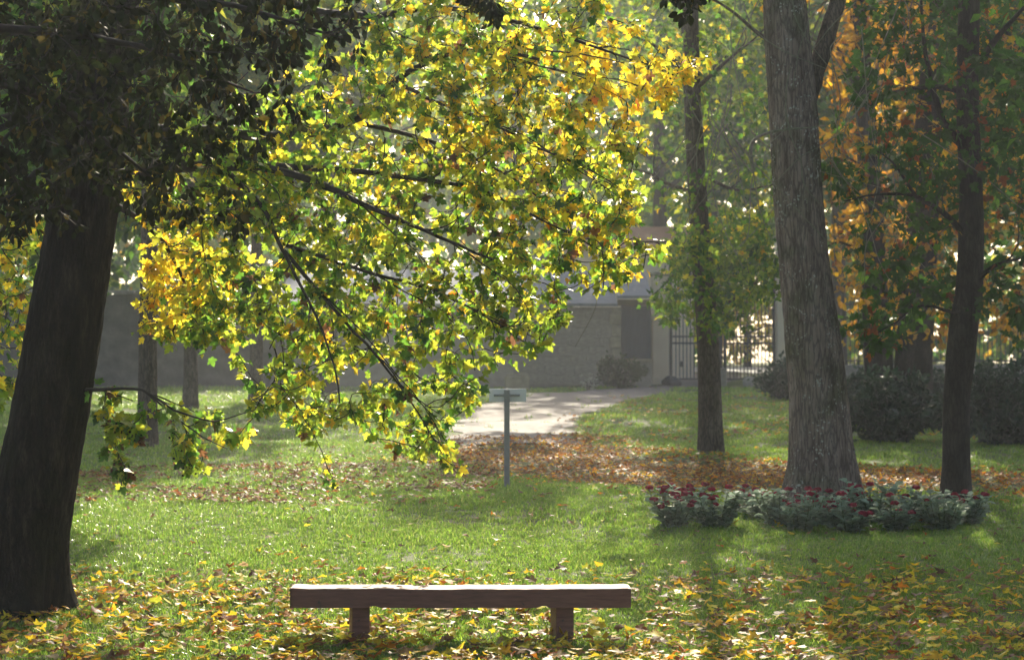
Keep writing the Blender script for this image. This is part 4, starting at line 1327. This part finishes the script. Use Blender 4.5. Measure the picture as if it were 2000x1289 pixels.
# ------------------------------------------------------------------ flower bed of sedum
def sedum(i, px, Y, s, red, label, cat="plant"):
    g = PG(px, Y)
    r = empty("sedum_plant", (g[0], g[1], g[2]))
    tag(r, label, cat, "sedum plants in the flower bed")
    pos, d = [], []
    heads = []
    st = []
    for k in range(int(22 * s)):
        a = RNG.uniform(0, 2 * math.pi); rr = RNG.random() ** .5 * .30 * s
        hgt = RNG.uniform(.16, .42) * s
        e = np.array([math.cos(a) * rr, math.sin(a) * rr * .8, hgt])
        c = catmull([(e[0] * .3, e[1] * .3, -.03), (e[0] * .7, e[1] * .7, hgt * .5), e], .04)
        st.append(tube(c, np.linspace(.006, .004, len(c)), 4))
        for q in range(11):
            t = q / 10
            p = c[int(t * (len(c) - 1))]
            aa = q * 2.4 + a
            for rot in (0, math.pi):
                pos.append(p); d.append((math.cos(aa + rot), math.sin(aa + rot), RNG.uniform(.0, .7)))
        if RNG.random() < red * .9:
            heads.append(e)
    pos = np.array(pos); d = np.array(d)
    Mx = frames(d, unit(len(pos)) * .4 + np.array([0, 0, 1.]))
    sz = RNG.uniform(.06, .11, len(pos))
    tpl = (OVAL[0] * np.array([1.25, 1, 1]), OVAL[1])
    V, F = leaves_mesh(tpl, pos, Mx, sz)
    col = np.array([.30, .39, .29]) * RNG.uniform(.6, 1.35, (len(pos), 1))
    V2, F2 = join(st)
    link("stems", tri_mesh("stems", V2, F2, col=np.array([.16, .22, .12])), M['sedum_leaf'], r, kind="stuff")
    link("foliage", tri_mesh("foliage", V, F, col=np.repeat(col, len(tpl[0]), 0)), M['sedum_leaf'], r, kind="stuff")
    for e in heads:
        # a lumpy flat-topped head
        ring = [(0, 1), (5, .62), (9, 1.0), (9, .8)]
        V = [(0, 0, .030)]; F = []
        for k, (cnt, rad) in enumerate(ring[1:]):
            for j in range(10):
                t = 2 * math.pi * j / 10 + .3 * k
                rr = rad * .040 * RNG.uniform(.75, 1.25)
                V.append((math.cos(t) * rr, math.sin(t) * rr, (.026, .010, -.006)[k] + RNG.uniform(-.007, .007)))
        for j in range(10):
            F.append((0, 1 + j, 1 + (j + 1) % 10))
            for k in range(2):
                a0, a1 = 1 + k * 10 + j, 1 + k * 10 + (j + 1) % 10
                F += [(a0, a0 + 10, a1 + 10), (a0, a1 + 10, a1)]
        V = np.array(V) + e + np.array([0, 0, .03])
        c = np.array([.34, .03, .06]) * RNG.uniform(.5, 1.5, (len(V), 1))
        link("flower_head", tri_mesh("flower_head", V, np.array(F), col=c), M['flower'], r)

SED = [
    (1312, 17.2, 1.0, 1.2, "leftmost sedum with many dark red flower heads at the bed's end"),
    (1352, 17.75, .95, .9, "sedum second from the bed's lawn end, red heads at its back"),
    (1395, 17.15, 1.05, .15, "leafy blue-green sedum left of the gap in the flower bed"),
    (1443, 18.3, .65, .5, "small sedum behind the gap in the flower bed"),
    (1484, 17.9, .75, .5, "sedum right of the gap, before the thick trunk's left root"),
    (1520, 17.4, 1.0, .5, "sedum below the left edge of the thick grey trunk"),
    (1562, 16.95, 1.05, .45, "sedum in front of the left half of the thick trunk"),
    (1607, 17.5, 1.1, .8, "sedum with bright red heads against the middle of the thick trunk"),
    (1655, 17.0, 1.0, .5, "sedum in front of the right root of the thick trunk"),
    (1700, 17.7, 1.15, .3, "sedum just right of the thick grey trunk"),
    (1745, 17.1, .9, .2, "sedum midway between the thick trunk and the slender dark trunk"),
    (1792, 17.6, 1.1, .35, "shaded sedum left of the slender dark trunk's foot"),
    (1838, 17.1, 1.0, .2, "shaded sedum in front of the slender dark trunk"),
    (1882, 17.5, .95, .1, "last dim sedum at the dark end of the bed"),
]
for i, (px, Y, s, red, lab) in enumerate(SED):
    sedum(i, px, Y, s * .78, red, lab)

# ------------------------------------------------------------------ grass
def in_path(x, y):
    l, r = path_edges(y)
    return (x > l) & (x < r) & (y > 20.2) & (y < 64)

def build_grass():
    # clumps of blades, instanced over the lawn
    clumps = []
    coll = bpy.data.collections.new("grass_clumps")
    for k in range(5):
        nb = 18
        Vs, Fs, Cs = [], [], []
        for b in range(nb):
            a = RNG.uniform(0, 2 * math.pi); rr = RNG.random() ** .5 * .055
            h = RNG.uniform(.022, .058); w = RNG.uniform(.0022, .0042)
            base = np.array([math.cos(a) * rr, math.sin(a) * rr, -.01])
            la = RNG.uniform(0, 2 * math.pi); lean = RNG.uniform(.2, 1.1) * h
            d = np.array([math.cos(la), math.sin(la), 0]); side = np.array([-d[1], d[0], 0]) * w
            p1 = base + d * lean * .35 + [0, 0, h * .6]; p2 = base + d * lean + [0, 0, h * RNG.uniform(.75, 1)]
            o = len(Vs) * 0 + b * 5
            Vs += [base - side, base + side, p1 - side * .85, p1 + side * .85, p2]
            Fs += [(o, o+1, o+3), (o, o+3, o+2), (o+2, o+3, o+4)]
            c = np.array([(.17, .31, .03), (.23, .36, .04), (.125, .25, .025), (.31, .36, .08)][RNG.integers(4)]) * RNG.uniform(.8, 1.2)
            Cs += [c] * 5
        me = tri_mesh("grass_clump", np.array(Vs), np.array(Fs), col=np.array(Cs))
        me.materials.append(M['grass'])
        o = bpy.data.objects.new("grass_clump", me); coll.objects.link(o)
        clumps.append(o)
    pts, sc = [], []
    for (y0, y1, dens, s0) in ((10.2, 14, 620, 1.0), (14, 17.5, 560, 1.0), (17.5, 22, 330, 1.15), (22, 30, 110, 1.4), (30, 42, 45, 1.9), (42, 58, 20, 2.4)):
        hw = y1 * 1060 / FPX + .3
        n = int(dens * 2 * hw * (y1 - y0))
        x = RNG.uniform(-hw, hw, n); y = RNG.uniform(y0, y1, n)
        keep = ~in_path(x, y) | (RNG.random(n) < .04)
        if y0 > 41:
            keep &= y < 51.8
        nz = np.sin(x * 1.7 + y * .6) * np.sin(y * 1.9 - x * .4)
        keep &= RNG.random(n) < .8 + .25 * nz
        x, y = x[keep], y[keep]
        pts.append(np.column_stack([x, y, gz(x, y)]))
        sc.append(s0 * RNG.uniform(.55, 1.15, len(x)) * (1 + .18 * np.sin(x * 2.3) * np.sin(y * 2.9)))
    pts = np.vstack(pts); sc = np.concatenate(sc)
    me = bpy.data.meshes.new("grass")
    me.vertices.add(len(pts)); me.vertices.foreach_set("co", pts.astype(np.float32).ravel())
    a = me.attributes.new("s", 'FLOAT', 'POINT'); a.data.foreach_set("value", sc.astype(np.float32))
    a = me.attributes.new("rz", 'FLOAT_VECTOR', 'POINT')
    rv = np.zeros((len(pts), 3), np.float32); rv[:, 2] = RNG.uniform(0, 6.28, len(pts)); rv[:, 0] = RNG.normal(0, .1, len(pts)); a.data.foreach_set("vector", rv.ravel())
    me.update()
    o = link("grass", me, None, kind="stuff")
    me.materials.append(M['grass'])
    ng = bpy.data.node_groups.new("scatter_grass", 'GeometryNodeTree')
    ng.interface.new_socket("Geometry", in_out='INPUT', socket_type='NodeSocketGeometry')
    ng.interface.new_socket("Geometry", in_out='OUTPUT', socket_type='NodeSocketGeometry')
    N = ng.nodes
    gi = N.new("NodeGroupInput"); go = N.new("NodeGroupOutput")
    ci = N.new("GeometryNodeCollectionInfo"); ci.inputs["Collection"].default_value = coll
    ci.inputs["Separate Children"].default_value = True
    iop = N.new("GeometryNodeInstanceOnPoints"); iop.inputs["Pick Instance"].default_value = True
    a1 = N.new("GeometryNodeInputNamedAttribute"); a1.data_type = 'FLOAT'; a1.inputs["Name"].default_value = "s"
    a2 = N.new("GeometryNodeInputNamedAttribute"); a2.data_type = 'FLOAT_VECTOR'; a2.inputs["Name"].default_value = "rz"
    Lk = ng.links.new
    Lk(gi.outputs[0], iop.inputs["Points"]); Lk(ci.outputs[0], iop.inputs["Instance"])
    er = N.new("FunctionNodeEulerToRotation")
    Lk(a2.outputs["Attribute"], er.inputs[0]); Lk(er.outputs[0], iop.inputs["Rotation"])
    Lk(a1.outputs["Attribute"], iop.inputs["Scale"])
    Lk(iop.outputs[0], go.inputs[0])
    md = o.modifiers.new("scatter", 'NODES'); md.node_group = ng
build_grass()

# ------------------------------------------------------------------ fallen leaves
def build_litter():
    pos = []
    kinds = []
    def scatter(n, x0, x1, y0, y1, f=None, kind=0):
        x = RNG.uniform(x0, x1, n); y = RNG.uniform(y0, y1, n)
        k = np.ones(n, bool) if f is None else RNG.random(n) < f(x, y)
        x, y = x[k], y[k]
        pos.append(np.column_stack([x, y, gz(x, y)])); kinds.append(np.full(len(x), kind))
    nse = lambda x, y, s: np.array([mnoise.noise(Vector((a * s, b * s, 3.3))) for a, b in zip(x, y)])
    fade = lambda x, y: np.clip((15.0 - y) / 1.2, .05, 1) * np.clip(.75 + .9 * nse(x, y, 1.3), .1, 1)
    scatter(12500, -4.6, 5.2, 10.3, 15.2, fade, 0)
    scatter(620, -5, 6, 14.6, 20, lambda x, y: np.clip(.55 + .8 * nse(x, y, .8), 0, 1), 1)
    # the leaf-covered path and its margins
    def band(x, y):
        l, r = path_edges(y)
        d = np.minimum(x - l, r - x)
        a = np.clip((d + 1.3) / 2.2, 0, 1) * np.where(y < 27.0, 1, np.clip(1 - (y - 27.0) / 4, 0.02, 1) ** 2)
        near = np.clip((y - 18.8) / 2.4, 0, 1) ** 1.4 * np.clip(.8 + .7 * nse(x, y, .9), .15, 1)
        edge = np.where(y > 28, np.clip(1.0 - np.abs(x - r - .2) / .9, 0, 1) * np.clip((40 - y) / 8, 0, .8), 0)
        return np.maximum(a * near, edge)
    scatter(46000, -3.5, 8.5, 19.2, 29.5, band, 2)
    scatter(4000, -3.5, 8.5, 29.5, 40, band, 2)
    scatter(6500, -7, -.2, 18.8, 23.5, lambda x, y: np.clip(.45 + 1.0 * nse(x, y, .7), 0, 1), 3)
    scatter(1500, -8, 0, 23, 30, lambda x, y: np.clip(.2 + 1.0 * nse(x, y, .6), 0, 1), 3)
    scatter(3000, 2.2, 11, 26.5, 46, lambda x, y: np.clip(.1 + 1.5 * nse(x, y * .7, .5), 0, 1), 4)
    scatter(1200, 2.5, 8, 19, 24, None, 2)
    scatter(500, -1.5, 4, 47, 51.5, lambda x, y: np.clip((y - (49.5 + x * .3)) , 0, 1), 2)
    pos = np.vstack(pos); kinds = np.concatenate(kinds); n = len(pos)
    col = np.zeros((n, 3))
    mixes = [{'yellow': 5.5, 'gold': 3, 'orange': .9, 'tan': 3.0, 'pale': 1.6, 'rust': 1.3, 'brown': 1.4, 'ygreen': .8},
             {'yellow': 1, 'tan': 2, 'brown': 2, 'pale': 2, 'orange': 1},
             {'rust': 1.8, 'brown': 1.3, 'tan': 3.4, 'orange': 2.6, 'gold': 2.2, 'pale': .8},
             {'brown': 3, 'rust': 1.5, 'tan': 2.5, 'pale': .8},
             {'orange': 3, 'gold': 3, 'tan': 1.5, 'rust': 1}]
    for k, mx in enumerate(mixes):
        s = kinds == k
        col[s] = pick(mx, int(s.sum()))[0]
    a = RNG.uniform(0, 2 * math.pi, n)
    tip = np.column_stack([np.cos(a), np.sin(a), RNG.normal(.03, .16, n)])
    nr = np.column_stack([RNG.normal(0, .24, n), RNG.normal(0, .24, n), np.ones(n)])
    flip = RNG.random(n) < .35
    nr[flip] *= -1
    Mx = frames(tip, nr)
    sz = np.where(kinds == 0, RNG.uniform(.036, .10, n), RNG.uniform(.04, .085, n)) * np.where(kinds == 4, 1.2, 1)
    lift = np.where(kinds == 2, RNG.uniform(.015, .05, n), RNG.uniform(.028, .066, n))
    pos[:, 2] += lift
    curled = RNG.random(n) < .4
    # the 300 nearest in view are objects of their own
    px, py = pix(pos)
    vis = (px > 5) & (px < 1995) & (py < 1283) & ~((px > 560) & (px < 1232) & (py > 1143) & (py < 1186))
    score = np.where(vis & (kinds == 0), sz / pos[:, 1] * (.6 + np.abs(Mx[:, 1, 2])), 0)
    sel = np.zeros(n, bool); sel[np.argsort(-score)[:300]] = True
    V1, F1 = leaves_mesh(MAPLE_S, pos[~sel & ~curled], Mx[~sel & ~curled], sz[~sel & ~curled])
    V2, F2 = leaves_mesh(CURLED, pos[~sel & curled], Mx[~sel & curled], sz[~sel & curled])
    c = np.vstack([np.repeat(col[~sel & ~curled], len(MAPLE_S[0]), 0), np.repeat(col[~sel & curled], len(CURLED[0]), 0)])
    V, F = join([(V1, F1), (V2, F2)])
    link("leaf_litter", tri_mesh("leaf_litter", V, F, col=c), M['litter_leaf'], kind="stuff")
    names = list(mixes[0])
    cols = np.array([PAL[q] for q in names])
    word = {'yellow': 'yellow', 'gold': 'golden', 'orange': 'orange', 'tan': 'tan', 'pale': 'pale dry', 'rust': 'russet', 'brown': 'dark brown', 'ygreen': 'yellow-green'}
    meshes = {}
    for i in np.nonzero(sel)[0]:
        kk = int(np.argmin(((cols / cols.sum(1)[:, None] - col[i] / col[i].sum()) ** 2).sum(1) * 3 + ((cols.sum(1) - col[i].sum()) ** 2) * .2))
        cu = bool(curled[i]); v = int(RNG.integers(3))
        key = (kk, cu, v)
        if key not in meshes:
            t = CURLED if cu else MAPLE
            me = tri_mesh("fallen_leaf", t[0], t[1], col=np.repeat((cols[kk] * (.8 + .2 * v))[None], len(t[0]), 0)); me.materials.append(M['litter_leaf']); meshes[key] = me
        o = bpy.data.objects.new("fallen_leaf", meshes[key]); COL.objects.link(o)
        m4 = Matrix.Identity(4)
        for a_ in range(3):
            for b_ in range(3):
                m4[a_][b_] = Mx[i][a_, b_] * sz[i]
            m4[a_][3] = pos[i][a_]
        o.matrix_world = m4
        where = "behind the bench" if pos[i][1] > 12.4 else ("in front of the bench" if pos[i][1] < 11.9 else "level with the bench")
        shape = "curled" if cu else "flat"
        tag(o, "%s %s fallen maple leaf in the grass %s" % (shape, word[names[kk]], where), "leaf", "%s %s fallen leaves %s" % (shape, word[names[kk]], where))

build_litter()

# ------------------------------------------------------------------ haze: even thin air around everything
def build_haze():
    m, nt, o = mat_new("haze_air")
    v = node(nt, "ShaderNodeVolumePrincipled")
    v.inputs["Color"].default_value = (.88, .91, 1.0, 1)
    v.inputs["Density"].default_value = HAZE_DENSITY
    v.inputs["Anisotropy"].default_value = .4
    nt.links.new(v.outputs[0], o.inputs["Volume"])
    b = MB().box((-165, -65, -2.2), (165, 320, 30))
    b.build("haze", m, kind="stuff")
build_haze()
